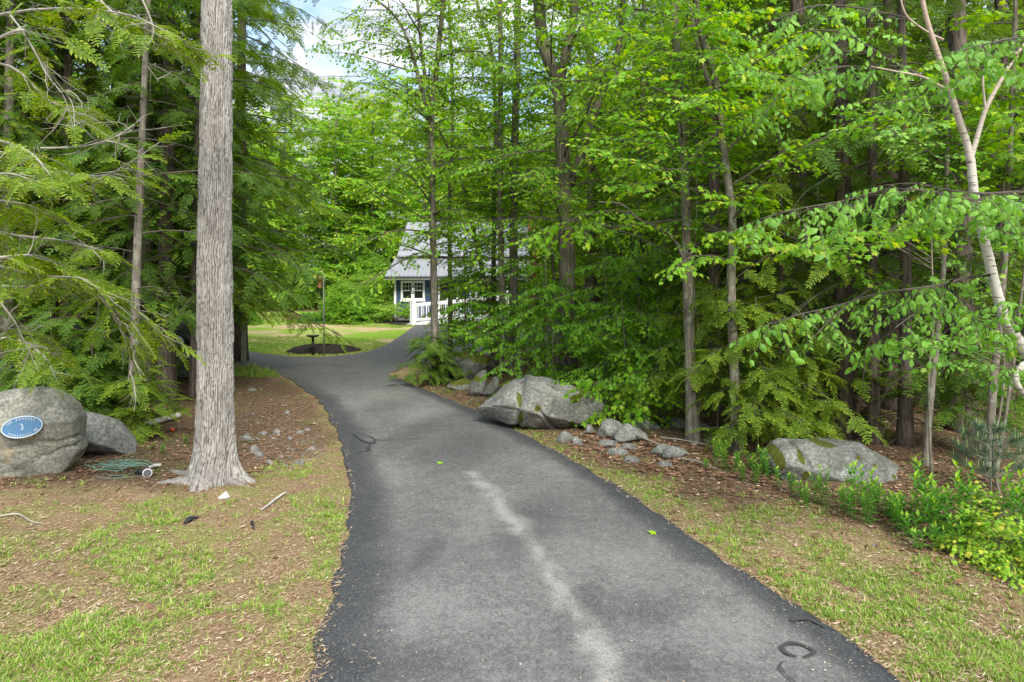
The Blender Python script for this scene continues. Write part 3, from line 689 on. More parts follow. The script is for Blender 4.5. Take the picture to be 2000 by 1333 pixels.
def tree(name, label, cat, path, r0, r1, bark, leafm, kind, z0=2.0, nl=26, Lr=(1.2, 2.4), seed=1, group=None, sp=None, twig='twig_dark', side=.5, step=.2, scale=1.0, el=(5, 45), forks=(), sides=10, flare=.45, fill=1.0, droop=None, azr=None, z1=None, dead=0, limb_r=.02, flare_h=.45, snags=None, limbs=()):
    """a tree: Empty > trunk, crown. path = world points from ground to top; forks = further stems (list of (path, r0, r1))"""
    r = rng(seed); path = [np.array(p, float) for p in path]; base = path[0].copy(); base[2] = float(gz(base[0], base[1]))
    root = empty(name, tuple(base), label, cat, group)
    p0 = path[0].copy(); p0[2] = base[2] - BASE_DROP
    g = Geo(); st = [trunk_geo(g, [p0] + path[1:], r0, r1, sides, flare, flare_h, seed)]
    for k, (fp, fa, fb) in enumerate(forks): st.append(trunk_geo(g, fp, fa, fb, max(6, sides - 2), 0, .3, seed + k + 1))
    c = Geo()
    for si, (C, rad) in enumerate(st):
        zt = C[-1][2]; zlo = max(z0, C[0][2]); zhi = z1 or zt; n = int(nl * (1 if si == 0 else .55 * (zt - C[0][2]) / max(1, st[0][0][-1][2] - z0)))
        az = r.uniform(0, 2 * PI)
        for k in range(n):
            f = (k + r.uniform(0, .8)) / max(1, n); z = zlo + (min(zhi, zt) - zlo) * f; az += 2.4 + r.normal(0, .3)
            a = az if azr is None else r.uniform(*azr)
            i = int(np.argmin(np.abs(C[:, 2] - z))); o = C[i]; Ln = r.uniform(*Lr) * (1.15 - .55 * f)
            e0 = math.radians(r.uniform(*el))
            if kind == 'hemlock': P = limb_path(o, a, math.radians(r.uniform(-12, 16)), Ln, r, .5 if droop is None else droop, .05)
            else: P = limb_path(o, a, e0, Ln, r, .55 if droop is None else droop, .08)
            if dead and r.rand() < dead:
                V, Fc = tube(P, np.linspace(.012, .002, len(P)), 4, False); c.add(V, Fc, 1); bare(c, P, r, 7, Ln * .3, .005); continue
            dress(c, P, r, kind, sp or kind, Ln, limb_r * Ln / 2, .12, side, step, droop=.18 if kind != 'hemlock' else .3, scale=scale, fill=fill)
    for LP in limbs: dress(c, np.array(LP), r, kind, sp or kind, 2, .014, .15, side, step, droop=.18, scale=scale, fill=fill)
    if snags:                                # bare dead lower limbs
        n_, za, zb, ll = snags; C = st[0][0]
        for k in range(n_):
            z = r.uniform(za, zb); i = int(np.argmin(np.abs(C[:, 2] - z))); Ln = ll * r.uniform(.5, 1.2); P = limb_path(C[i], r.uniform(0, 6.28), math.radians(r.uniform(-35, 20)), Ln, r, .7, .10, 7)
            V, Fc = tube(P, np.linspace(.010, .002, 7), 4, False); c.add(V, Fc, 1); bare(c, P, r, 5, Ln * .35, .004)
    tr = g.build('trunk', [M[bark]], root, True, base); cr_ = c.build('crown', [M[leafm], M[twig]], root, False, base)
    TREES.append(root); return root
def path_px(P, Y, dy=0.0, seed=0):
    r = rng(seed + 500); o = []
    for k, (a, b) in enumerate(P): o.append(pxl(a, b, Y + dy * k / max(1, len(P) - 1) ))
    o[0][2] = 0; return o
def copy_tree(root, loc, rz, s, label=None, cat=None, group=None):
    c = root.copy(); COL.objects.link(c); c.location = loc; c.rotation_euler = (0, 0, rz); c.scale = s if hasattr(s, '__len__') else (s, s, s)
    if label: c['label'] = label
    if group: c['group'] = group
    for ch in root.children:
        d = ch.copy(); COL.objects.link(d); d.parent = c
    return c
# ------------------------------------------------------------------ the trees the photo shows one by one
GR_ = 'trees along the driveway and in the woods'
def Yof(py): return H * F / (py - HY)
# big shaggy trunk in the left foreground, bark plates modelled
def big_trunk():
    Y0 = Yof(942); base = G(424, 942); base[0] = (424 - 1000) / F * Y0
    root = empty('maple_tree', tuple(base), 'large pale grey shaggy barked tree trunk beside the driveway edge on the left', 'tree', GR_)
    pts = [base + [0, 0, -.15], pxl(421, 860, Y0), pxl(421, 700, Y0), pxl(419, 500, Y0), pxl(422, 250, Y0), pxl(424, 0, Y0), pxl(426, -250, Y0 + .2), pxl(420, -500, Y0 + .3)]
    C = catmull(pts, 1); s = np.concatenate([[0], np.cumsum(np.linalg.norm(np.diff(C, axis=0), axis=1))])
    n = 620; q = np.linspace(0, s[-1], n); C = np.stack([np.interp(q, s, C[:, c]) for c in range(3)], 1)
    sides = 150; a = np.arange(sides) * 2 * PI / sides; A, Q = np.meshgrid(a, q); z = Q
    k = Y0 / F * .5; r0 = np.interp(q, [0, .4, 1.2, 2.5, 4.5, 6, 10], [40 * k * 2, 70 * k, 61 * k, 59 * k, 53 * k, 50 * k, 42 * k])[:, None]
    r0 = r0 * (1 + 1.15 * np.exp(-np.maximum(Q - .1, 0) / .17) * (0.5 + .35 * np.sin(A * 3 + .6) + .25 * np.sin(A * 7 + 1)) + .16 * np.exp(-Q / .5) * np.sin(A * 5 + 2))
    # long vertical plates: warped cells stretched along the trunk
    ca, sa = np.cos(A) * r0, np.sin(A) * r0
    wx = (fbm(ca * 6, sa * 6, z * 2.6, 3, 4) - .5) * 1.2
    th = A * 7.0 + wx * 2.6; fl = np.abs((th + .5 * np.sin(z * 1.9 + 2 * A)) % 1 - .5) * 2
    th2 = A * 13.7 + wx * 4.1 + 1.9 * vnoise(ca * 5, sa * 5, z * 3.6, 8); fl2 = np.abs(th2 % 1 - .5) * 2
    step = vnoise(A * 3.5, z * 2.6, 0, 12) * .6 + .6 * vnoise(A * 8, z * 5, 0, 13)
    disp = .017 * smooth(.0, .45, fl) + .010 * smooth(.0, .5, fl2) + .012 * step + .006 * fbm(ca * 40, sa * 40, z * 9, 15, 3)
    ph = (z * 1.55 + vnoise(np.floor(A * 5.2 + wx * 2.2), 0, 0, 4) * 9) % 1           # plates whose lower ends lift away
    disp = disp + .010 * smooth(.0, .8, 1 - ph) * smooth(.1, .4, fl)
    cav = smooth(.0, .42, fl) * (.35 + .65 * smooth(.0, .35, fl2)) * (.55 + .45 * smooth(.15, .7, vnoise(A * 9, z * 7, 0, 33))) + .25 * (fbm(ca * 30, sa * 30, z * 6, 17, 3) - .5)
    R = r0 - .022 + disp
    V = np.stack([C[:, 0][:, None] + np.cos(A) * R, C[:, 1][:, None] + np.sin(A) * R, np.broadcast_to(C[:, 2][:, None], A.shape)], -1).reshape(-1, 3)
    i, j = np.meshgrid(np.arange(n - 1), np.arange(sides), indexing='ij'); i = i.ravel(); j = j.ravel(); k2 = (j + 1) % sides
    Fc = np.concatenate([np.stack([i * sides + j, i * sides + k2, (i + 1) * sides + k2], 1), np.stack([i * sides + j, (i + 1) * sides + k2, (i + 1) * sides + j], 1)])
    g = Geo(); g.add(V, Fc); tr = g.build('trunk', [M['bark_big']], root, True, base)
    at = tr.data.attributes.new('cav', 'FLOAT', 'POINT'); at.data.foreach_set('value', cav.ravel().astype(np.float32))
    # roots creeping over the soil
    r = rng(4); g = Geo()
    for an, l, w in ((-2.75, .75, .09), (-.25, .45, .08), (2.7, .8, .10)):
        P = [base + np.array([math.cos(an) * d, math.sin(an) * d, 0]) for d in np.linspace(.12, .12 + l, 8)]
        for m_, p in enumerate(P): p[2] = float(gz(p[0], p[1])) + .05 * (1 - m_ / 7) ** 2 - .05 * (m_ / 7)
        Vv, Fc = tube(catmull(P, 4), np.linspace(w, .03, 29) * (1 + .2 * (vnoise(np.arange(29) * .5, an, 0, 3) - .5)), 12); g.add(Vv, Fc)
    rt_ = g.build('root', [M['bark_big']], root, True, base); at = rt_.data.attributes.new('cav', 'FLOAT', 'POINT'); at.data.foreach_set('value', np.full(len(rt_.data.vertices), .38, np.float32))
    # crown far above the frame
    c = Geo(); r = rng(8); top = C[-1]
    for kk in range(18):
        i = int(n * r.uniform(.86, .99)); P = limb_path(C[i], r.uniform(0, 6.28), math.radians(r.uniform(25, 60)), r.uniform(2, 3.4), r, .3)
        dress(c, P, r, 'maple', 'maple_mid', 3, .04, .25, .5, .4, scale=1.2)
    c.build('crown', [M['maple'], M['twig_dark']], root, False, base)
    return root
big_trunk()
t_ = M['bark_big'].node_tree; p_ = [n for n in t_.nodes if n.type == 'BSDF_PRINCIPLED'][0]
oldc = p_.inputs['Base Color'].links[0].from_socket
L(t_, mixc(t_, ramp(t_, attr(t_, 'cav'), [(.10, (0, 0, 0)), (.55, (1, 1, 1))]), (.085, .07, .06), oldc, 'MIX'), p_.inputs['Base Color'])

# --- hemlocks on the left
def hem(name, label, px, py, top, w, seed, z0=1.2, nl=34, Lr=(1.6, 2.9), sp='hemlock_mid', lit='hemlock', bend=0, **kw):
    Y = Yof(py); r = w / 2 / F * Y; b = pxl(px, py, Y); zt = top; dx = bend
    P = [b, b + [dx * .3, 0, zt * .3], b + [dx * .6, .1, zt * .65], b + [dx, .2, zt]]
    kw.setdefault('bark', 'bark_dark')
    bk = kw.pop('bark')
    return tree(name, label, 'tree', P, r, r * .35, bk, lit, 'hemlock', z0, nl, Lr, seed, GR_, sp=sp, twig=kw.pop('twig', 'twig_dark'), side=.55, step=kw.pop('step', .26), **kw)
hem('hemlock_tree', 'slim hemlock with leaning reddish brown trunk beside the birch log', 258, 850, 9, 20, 21, 2.2, 30, (.9, 1.9), bark='bark', bend=.25, dead=.35)
hem('hemlock_tree', 'hemlock with scaly grey brown trunk behind the birch log', 286, 778, 12, 33, 22, 1.5, 46, (1.2, 2.7), bark='bark', bend=-.1, dead=.25)
hem('hemlock_tree', 'thick dark hemlock trunk just left of the parked green car', 325, 786, 11, 36, 23, 2.6, 42, (1.2, 2.6), dead=.2)
hem('hemlock_tree', 'narrow dark hemlock trunk immediately left of the large shaggy trunk', 380, 782, 11, 20, 24, 2.2, 52, (1.5, 3.0), bend=.1)
hem('hemlock_tree', 'broad dark hemlock trunk deep at the left with grey dead twigs', 232, 745, 15, 46, 25, 1.2, 50, (1.6, 3.3), dead=.2)
hem('hemlock_tree', 'hemlock at the left margin above the house number boulder', 14, 800, 12, 26, 26, 1.3, 44, (1.4, 2.8), bark='bark', dead=.2)
hem('hemlock_tree', 'dark hemlock standing behind the house number boulder', 128, 778, 12, 24, 27, .6, 50, (1.3, 2.6))
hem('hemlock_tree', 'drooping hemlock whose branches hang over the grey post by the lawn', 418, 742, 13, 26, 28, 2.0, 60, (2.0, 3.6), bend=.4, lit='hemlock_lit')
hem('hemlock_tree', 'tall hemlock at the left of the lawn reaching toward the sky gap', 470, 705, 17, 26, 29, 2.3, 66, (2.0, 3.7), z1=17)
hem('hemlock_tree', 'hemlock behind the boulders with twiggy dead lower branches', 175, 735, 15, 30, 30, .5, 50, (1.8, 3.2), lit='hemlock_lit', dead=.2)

# near hemlock, trunk out of frame on the left, its lit branches reach into the picture
def near_hemlock():
    b = at_ground(-8.4, 7.3); root = empty('hemlock_tree', tuple(b), 'nearest hemlock at far left with yellow green branch tips and long bare grey twigs', 'tree', GR_)
    g = Geo(); trunk_geo(g, [b + [0, 0, -.2], b + [0.05, 0, 3], b + [0, 0, 6], b + [.1, 0, 9]], .17, .08, 12, .4, .4, 4); g.build('trunk', [M['bark_dark']], root, True, b)
    c = Geo(); r = rng(44)
    LIM = [([(-130, 300), (15, 300), (90, 330), (190, 345), (250, 320), (312, 278)], 7.0, .020), ([(-130, 480), (0, 520), (90, 540), (170, 548), (215, 605), (262, 690)], 6.6, .022),
           ([(-130, 150), (30, 60), (60, 90), (110, 160), (140, 200), (146, 245)], 6.6, .014), ([(-130, 430), (30, 460), (120, 470), (200, 490)], 6.3, .018),
           ([(-100, 560), (60, 560), (180, 548), (260, 600), (340, 676)], 7.2, .016), ([(-130, 380), (20, 395), (70, 410), (130, 440)], 6.2, .016),
           ([(-130, 250), (0, 275), (60, 300), (100, 345)], 6.0, .015), ([(-150, 60), (60, 20), (230, 25), (320, 60), (395, 100)], 7.4, .018), ([(-100, 600), (0, 640), (70, 650), (130, 700)], 7.4, .014),
           ([(-100, 700), (10, 660), (80, 690), (110, 740)], 8.4, .014), ([(150, -60), (215, 20), (290, 60), (370, 92), (430, 105)], 7.6, .014), ([(-100, 520), (30, 500), (90, 505), (150, 530)], 6.1, .015),
           ([(-100, 120), (20, 130), (100, 200), (170, 210)], 7.3, .015), ([(-100, 340), (20, 340), (60, 355)], 5.9, .014)]
    for k, (P, Y, rr) in enumerate(LIM):
        P = catmull([pxl(a, q, Y + .5 * math.sin(k * 2.1 + m)) for m, (a, q) in enumerate(P)], 4)
        st = .05 if k in (5, 6, 13, 3, 11) else .3
        dress(c, P, r, 'hemlock', 'hemlock', 2, rr, st, .42, .14, droop=.25, scale=.85, fill=.62 if k in (0, 2, 7, 10) else .9, secr=.004)
        bare(c, P, r, 9 if k in (0, 1, 2, 4, 7, 10) else 4, .42, .005)
    # long bare twig crossing at top left
    for P, Y in (([(20, 30), (50, 70), (95, 150), (125, 190), (143, 250)], 6.4), ([(80, 290), (170, 285), (260, 255)], 6.8), ([(270, -20), (300, 60), (280, 110), (310, 160)], 7.), ([(0, 590), (30, 630), (50, 668), (95, 680)], 6.5), ([(165, 545), (210, 600), (240, 655), (255, 700), (250, 745)], 7.)):
        V, Fc = tube(catmull([pxl(a, q, Y) for a, q in P], 6), np.linspace(.011, .003, (len(P) - 1) * 6 + 1), 5); c.add(V, Fc, 1)
        bare(c, catmull([pxl(a, q, Y) for a, q in P], 3), r, 10, .5, .006)
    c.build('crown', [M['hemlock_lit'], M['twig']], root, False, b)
near_hemlock()

# --- trees of the middle
def dec(name, label, P, Y, w, seed, bark='bark', leafm='maple', z0=2.5, nl=24, Lr=(1.3, 2.4), forks=(), w1=None, cat='tree', sp='maple_mid', top=None, dy=0.0, **kw):
    k = Y / F / 2; pts = path_px(P, Y, dy)
    if top: pts.append(pts[-1] + np.array(top))
    fk = []
    for fp, a, b in forks: fk.append(([pxl(x, y, Y + dy) for x, y in fp], a * k, b * k))
    kw.setdefault('twig', 'twig_dark')
    return tree(name, label, cat, pts, w * k, (w1 or w * .55) * k, bark, leafm, 'maple', z0, nl, Lr, seed, GR_, sp=sp, forks=fk, **kw)
dec('maple_tree', 'slender maple beside the driveway forking into two upright stems against the sky', [(851, 738), (848, 600), (845, 400), (843, 230), (855, 110), (868, -20), (875, -140)], 17.0, 15, 31, w1=8, z0=2.9, nl=60, Lr=(1.2, 2.6), fill=.82,
    forks=[([(843, 250), (822, 170), (795, 75), (760, 20), (700, -20)], 9, 4), ([(845, 240), (826, 120), (815, 0), (812, -60)], 8, 5)], leafm='maple', step=.24, limbs=[[pxl(a, b, 17.0 + q) for a, b in P] for q, P in ((.2, [(843, 260), (800, 225), (740, 200), (670, 190)]), (-.4, [(838, 230), (780, 170), (710, 150), (640, 150)]), (.3, [(812, 120), (760, 90), (700, 80), (640, 90)]), (0, [(845, 330), (800, 300), (740, 280), (680, 275)]), (.5, [(760, 20), (700, 20), (650, 50), (620, 90)]), (-.6, [(845, 290), (790, 270), (720, 240)]), (0, [(846, 380), (800, 350), (750, 345)]), (.8, [(795, 75), (740, 50), (690, 30)]), (-.3, [(848, 430), (810, 420), (770, 430)]), (.4, [(849, 470), (880, 455), (930, 460)]), (-.5, [(848, 480), (815, 470), (780, 480)]), (-.2, [(848, 520), (870, 505), (905, 510)]), (.6, [(850, 560), (890, 548), (930, 560)]))])
dec('maple_tree', 'very thin dark maple pole just right of the slender forked maple', [(879, 702), (879, 560), (878, 400), (884, 240), (882, 120), (876, 0), (870, -80)], 20.5, 9.5, 32, w1=5, z0=3.4, nl=28, Lr=(.9, 2.1), fill=.75)
dec('maple_tree', 'crooked maple stem leaning left in front of the house roof', [(985, 745), (962, 620), (945, 545), (925, 450), (908, 380), (890, 320), (850, 240)], 19.0, 11, 33, w1=6, z0=3, nl=12, Lr=(.8, 1.7), fill=.6)
dec('maple_tree', 'thin straight maple with dark bark in front of the right of the house roof', [(964, 745), (964, 560), (965, 400), (968, 250), (960, 100), (935, 20), (925, -60)], 19.5, 11, 34, w1=6, z0=3.6, nl=30, Lr=(1, 2.2), fill=.8)
dec('maple_tree', 'rough barked maple with a kinked base behind the leaning slabs', [(998, 742), (1000, 700), (984, 620), (980, 540), (977, 400), (977, 250), (978, 100), (975, -40), (975, -120)], 17.5, 14, 35, w1=9, z0=3.5, nl=36, Lr=(1, 2.4), leafm='maple', fill=.8, limbs=[[pxl(a, b, 17.5 + q) for a, b in P] for q, P in ((-.8, [(979, 480), (940, 460), (890, 470)]), (-.5, [(980, 520), (1010, 500), (1040, 505)]), (-.9, [(980, 450), (930, 430), (880, 440)]), (-.7, [(982, 560), (945, 545), (900, 560)]), (-.3, [(980, 500), (950, 490), (915, 505)]))])
dec('maple_tree', 'straight grey maple trunk between the kinked maple and the great forked trunk', [(1012, 750), (1004, 600), (1003, 400), (1006, 250), (1010, 100), (1012, -60)], 17.8, 19, 36, w1=13, z0=3.8, nl=28, Lr=(1.2, 2.6), fill=.8)
dec('maple_tree', 'great grey trunk behind the mossy boulder that splits into thick limbs', [(1108, 772), (1108, 640), (1107, 480), (1100, 330), (1096, 230), (1085, 150), (1062, 90), (1052, 0), (1045, -100)], 15.2, 37, 37, bark='bark_moss', w1=20, z0=3.2, nl=40, Lr=(1.4, 2.9), sides=16, leafm='maple',
    forks=[([(1090, 170), (1105, 110), (1122, 20), (1128, -100)], 20, 13), ([(1112, 360), (1128, 325), (1150, 255), (1180, 170), (1208, 100), (1216, 20), (1220, -80)], 19, 11)])
dec('maple_tree', 'thin bowed maple in front of the pale treetops left of the great forked trunk', [(1092, 760), (1085, 600), (1078, 500), (1062, 430), (1045, 370), (1020, 300)], 18.5, 9, 38, w1=5, z0=2.2, nl=14, Lr=(1, 2))
dec('maple_tree', 'dark straight pole of a tree right of the great forked trunk', [(1164, 770), (1163, 600), (1161, 450), (1160, 350), (1158, 200)], 21, 10, 39, bark='bark_dark', w1=6, z0=2.2, nl=28, Lr=(1.2, 2.4))
dec('maple_tree', 'tall slim maple with smooth pale base standing in the leaf litter by the fallen branch', [(1354, 868), (1349, 740), (1345, 600), (1341, 470), (1338, 350), (1332, 240), (1322, 100), (1316, 0), (1312, -120)], 10.7, 22, 40, bark='bark_young', w1=14, z0=3.0, nl=24, Lr=(1.1, 2.2), sp='maple', fill=.8,
    forks=[([(1342, 520), (1310, 460), (1250, 430), (1215, 400), (1170, 395)], 8, 3)])
dec('maple_tree', 'maple with peeling brown bark and two upper stems left of the right boulder', [(1440, 892), (1434, 740), (1428, 560), (1430, 430), (1418, 330), (1410, 270), (1398, 160), (1368, 60), (1350, -60)], 10.1, 20, 41, bark='bark_young', w1=11, z0=2.8, nl=26, Lr=(1.1, 2.2), sp='maple', leafm='maple_bright',
    forks=[([(1412, 290), (1395, 200), (1368, 110), (1345, 0), (1338, -80)], 11, 7)])
# --- dark trunks and slim saplings of the right
hem('hemlock_tree', 'stout dark hemlock trunk directly behind the right boulder', 1648, 862, 10, 42, 51, 2.4, 30, (1.1, 2.3), dead=.35, snags=(34, .5, 2.9, 1.0))
hem('hemlock_tree', 'dark hemlock with twiggy base between the right boulder and a slim grey sapling', 1706, 878, 10, 24, 52, 2.3, 26, (.9, 2.0), dead=.45, snags=(30, .3, 2.6, .9))
hem('hemlock_tree', 'dark hemlock trunk just left of the slim grey sapling with forked root', 1768, 888, 10, 26, 53, 2.2, 28, (.9, 2.2), dead=.4, snags=(30, .3, 2.6, .9))
hem('hemlock_tree', 'broad hemlock trunk hung with dead twigs near the right margin', 1876, 850, 11, 52, 54, 2.2, 36, (1.2, 2.6), dead=.4, snags=(40, .4, 3, 1.1))
hem('hemlock_tree', 'bushy young hemlock right of the maple with peeling bark', 1528, 862, 6, 16, 55, .5, 44, (.6, 1.5), lit='hemlock_lit', sp='hemlock', step=.2)
hem('hemlock_tree', 'dark hemlock in the deep shade between the two tall slim maples', 1395, 800, 12, 26, 56, 2.0, 44, (1.3, 2.8))
hem('hemlock_tree', 'tall dark hemlock behind the birch leaves', 1560, 800, 14, 40, 57, 2.6, 50, (1.4, 3.1), dead=.15, snags=(26, .5, 3, 1.3))
hem('hemlock_tree', 'hemlock behind the dark trunks near the right margin', 1960, 805, 13, 34, 58, 2.2, 42, (1.3, 3.0), dead=.2, snags=(26, .5, 3, 1.3))
hem('hemlock_tree', 'hemlock in the dark gap right of the thick hemlock behind the boulder', 1740, 792, 14, 34, 59, 2.6, 46, (1.4, 3.0), dead=.15, snags=(26, .5, 3, 1.3))
def sap(label, P, Y, w, seed, **kw): return dec('sapling', label, P, Y, w, seed, bark='bark_young', **kw)
sap('slim grey sapling with a forked root between dark hemlock trunks', [(1806, 930), (1816, 800), (1828, 690), (1840, 560), (1846, 460), (1850, 300), (1850, 150)], 9.0, 12, 61, z0=4.2, nl=12, Lr=(.6, 1.4), sp='maple')
sap('pale smooth sapling rising behind the white pine seedling', [(1926, 948), (1934, 830), (1946, 690), (1958, 560), (1968, 400), (1976, 220), (1982, 60), (1984, -80)], 8.6, 15, 62, z0=3.4, nl=16, Lr=(.7, 1.6), sp='maple')
sap('thinnest pale sapling close behind the pine seedling at the right margin', [(1940, 952), (1956, 860), (1978, 720), (1992, 600), (2005, 480), (2012, 300)], 8.5, 7, 63, z0=3.8, nl=8, Lr=(.6, 1.2), sp='maple')

# --- the birch bending in at the right
def q_high(P): return P[0][1] < 200
def birch():
    Y = 5.6; b = at_ground((2085 - 1000) / F * Y, Y); root = empty('birch_tree', tuple(b), 'white barked birch bending in from the right edge and forking upward', 'tree', GR_)
    m, t, p, o = mat_new('white_birch_bark'); V = objvec(t)
    br = ramp(t, noise(t, 26, 4, objvec(t, (.35, .35, 2.4)), .6), [(.56, (0, 0, 0)), (.62, (1, 1, 1))])
    c = mixc(t, noise(t, 7, 5, V), (.36, .33, .28), (.62, .59, .53)); c = mixc(t, mth(t, 'MULTIPLY', br, .85), c, (.10, .075, .06))
    hi = ramp(t, N(t, 'ShaderNodeSeparateXYZ').outputs[2], [(0, (0, 0, 0)), (1, (1, 1, 1))])
    sep = [n for n in t.nodes if n.type == 'SEPXYZ'][0]; L(t, V, sep.inputs[0])
    mr = N(t, 'ShaderNodeMapRange'); L(t, sep.outputs[2], mr.inputs[0]); mr.inputs[1].default_value = 3.2; mr.inputs[2].default_value = 4.6
    c = mixc(t, mth(t, 'MULTIPLY', mr.outputs[0], .75), c, (.30, .20, .13))
    L(t, c, p.inputs['Base Color']); p.inputs['Roughness'].default_value = .7; bump(t, p, br, .4, .006); M['birch_bark'] = m
    k = Y / F / 2; g = Geo()
    main = [(2095, 1200), (2092, 1080), (2086, 960), (2074, 860), (2056, 790), (2036, 740), (2012, 700), (1986, 662), (1962, 622), (1944, 560), (1930, 500), (1915, 440), (1903, 380), (1896, 310)]
    Pm = [pxl(a, q, Y) for a, q in main]; Pm[0][2] = b[2] - .1
    n_ = len(Pm); C = catmull(Pm, 6); rad = np.interp(np.linspace(0, 1, len(C)), [0, .3, .6, 1], [30 * k, 24 * k, 20 * k, 15 * k]); rad *= 1 + .06 * (vnoise(np.arange(len(C)) * .6, 0, 0, 3) - .5)
    V_, Fc = tube(C, rad, 16); g.add(V_, Fc)
    for fp, a, q in (([(1896, 318), (1888, 280), (1870, 225), (1850, 160), (1828, 95), (1808, 30), (1790, -60)], 15, 8), ([(1896, 312), (1908, 270), (1925, 215), (1948, 170), (1985, 108), (2040, 40)], 10, 6),
                     ([(1855, 180), (1830, 165), (1800, 150), (1760, 142), (1700, 130)], 6, 2.5), ([(1842, 78), (1810, 62), (1770, 30), (1755, -20)], 5, 3), ([(1925, 220), (1920, 150), (1934, 90)], 5, 2.5), ([(2050, 738), (2030, 716), (2006, 710), (1989, 724), (1985, 746), (2002, 772), (2030, 800), (2054, 840)], 15, 8)):
        Q = catmull([pxl(x, y, Y) for x, y in fp], 6); V_, Fc = tube(Q, np.linspace(a * k, q * k, len(Q)), 10); g.add(V_, Fc)
    for q in [(1992, 766, -1), (1975, 745, 1)]: pass
    g.build('trunk', [m], root, True, b)
    c = Geo(); r = rng(77)
    BR = [([(2040, 400), (1960, 392), (1880, 388), (1800, 372), (1720, 372), (1650, 392), (1560, 408), (1485, 428)], .012, .55, .10, 5.3), ([(2060, 380), (1990, 375), (1930, 378), (1860, 372), (1790, 358), (1730, 362)], .009, .5, .10, 5.1), ([(1932, 538), (1890, 543), (1830, 558), (1770, 566), (1700, 577), (1640, 596), (1560, 615), (1495, 636)], .010, .30, .13, 5.5),
          ([(1860, 548), (1830, 575), (1790, 610), (1750, 640), (1735, 665)], .006, .35, .12, 5.4), ([(1850, 560), (1870, 600), (1900, 625), (1930, 640)], .005, .25, .12, 5.4),
          ([(1800, 148), (1740, 120), (1660, 70), (1580, 60), (1500, 90)], .008, .5, .14, 5.6), ([(1790, 40), (1700, 20), (1600, 10), (1510, 40)], .008, .5, .14, 5.7), ([(1720, 136), (1640, 130), (1560, 150), (1490, 140)], .007, .5, .14, 5.8),
          ([(2060, 90), (1990, 75), (1930, 85), (1870, 100)], .008, .4, .12, 5.0), ([(2060, 120), (1980, 95), (1920, 80)], .008, .4, .12, 5.4), ([(1985, 108), (1960, 130), (1900, 130), (1850, 125)], .006, .3, .14, 5.2), ([(1820, 165), (1790, 190), (1740, 200), (1680, 200)], .006, .4, .14, 5.9),
          ([(2040, 700), (2010, 708), (1975, 718)], .005, .5, .10, 5.5), ([(2060, 640), (2010, 610), (1975, 590)], .006, .3, .14, 5.3), ([(2050, 470), (2000, 455), (1950, 450)], .006, .3, .14, 5.2), ([(1700, 100), (1600, 110), (1520, 190), (1490, 230)], .007, .45, .14, 6.0)]
    for P, rr, sd_, st, yy in BR:
        Q = catmull([pxl(a, q, yy + .25 * math.sin(m_ * 1.7)) for m_, (a, q) in enumerate(P)], 4)
        dress(c, Q, r, 'birch', 'birch', 2, rr, .04, sd_, st, droop=.5, scale=.82, secr=.003, side_ang=58, fill=.66 if q_high(P) else .8)
    c.build('crown', [M['birch'], M['twig_dark']], root, False, b)
birch()
# near maple sprays right of centre (yellow green), on thin saplings
def thin_maple(label, base, limbs, seed, leafm='maple_bright', z=1.6, sp='maple', scale=.8, r0=.012):
    b = at_ground(*base); root = empty('sapling', tuple(b), label, 'sapling', GR_); g = Geo(); c = Geo(); r = rng(seed)
    pts = []
    for P, Y in limbs:
        Q = catmull([pxl(a, q, Y) for a, q in P], 4); dress(c, Q, r, 'maple', sp, 2, .006, .12, .32, .13, droop=.15, scale=scale, secr=.003); pts.append(Q[0])
    zt = max(p[2] for p in pts) + .3; wr_ = r.normal(0, .035, (4, 2)); A = [b + [0, 0, -.1]] + [b + [wr_[q][0], wr_[q][1], zt * (q + 1) / 5] for q in range(4)] + [b + [0.0, .03, zt]]; C, _ = trunk_geo(g, A, r0 * 1.5, r0 * .5, 8, .3, .2, seed)
    for q in pts:
        i = int(np.argmin(np.abs(C[:, 2] - (q[2] - .25)))); V_, Fc = tube([C[i], (C[i] + q) / 2 + [0, 0, .02], q], [.008, .007, .006], 5); g.add(V_, Fc)
    g.build('trunk', [M['bark_young']], root, True, b); c.build('crown', [M[leafm], M['twig_dark']], root, False, b)
thin_maple('thin maple sapling with lime yellow leaf sprays below the birch leaves', ((1822 - 1000) / F * 7.9, 7.9), [([(1735, 470), (1690, 452), (1640, 455), (1590, 470)], 7.2), ([(1735, 475), (1600, 485), (1530, 478), (1480, 472)], 7.1), ([(1735, 455), (1760, 440), (1800, 450)], 7.3)], 81)
thin_maple('low maple sapling with light green leaves beside the bend of the birch', ((1955 - 1000) / F * 7.9, 7.9), [([(1900, 690), (1860, 668), (1815, 662)], 7.2), ([(1900, 680), (1940, 655), (1975, 670)], 7.0), ([(1900, 700), (1880, 700), (1850, 705)], 7.2), ([(1900, 665), (1910, 655), (1950, 662)], 7.1), ([(1900, 640), (1880, 380), (1780, 270), (1700, 240)], 7.0)], 82, leafm='birch')
thin_maple('maple sapling with glowing leaf tiers in front of the great forked trunk', ((1362 - 1000) / F * 10.9, 10.9), [([(1330, 330), (1400, 260), (1480, 200), (1560, 190)], 9.2), ([(1330, 210), (1400, 170), (1460, 165)], 9.0), ([(1330, 300), (1250, 240), (1200, 230)], 9.2), ([(1330, 120), (1260, 80), (1180, 60)], 9.4), ([(1330, 330), (1280, 330), (1220, 310), (1150, 290)], 9.1), ([(1330, 60), (1400, 30), (1480, 20)], 8.8)], 83)

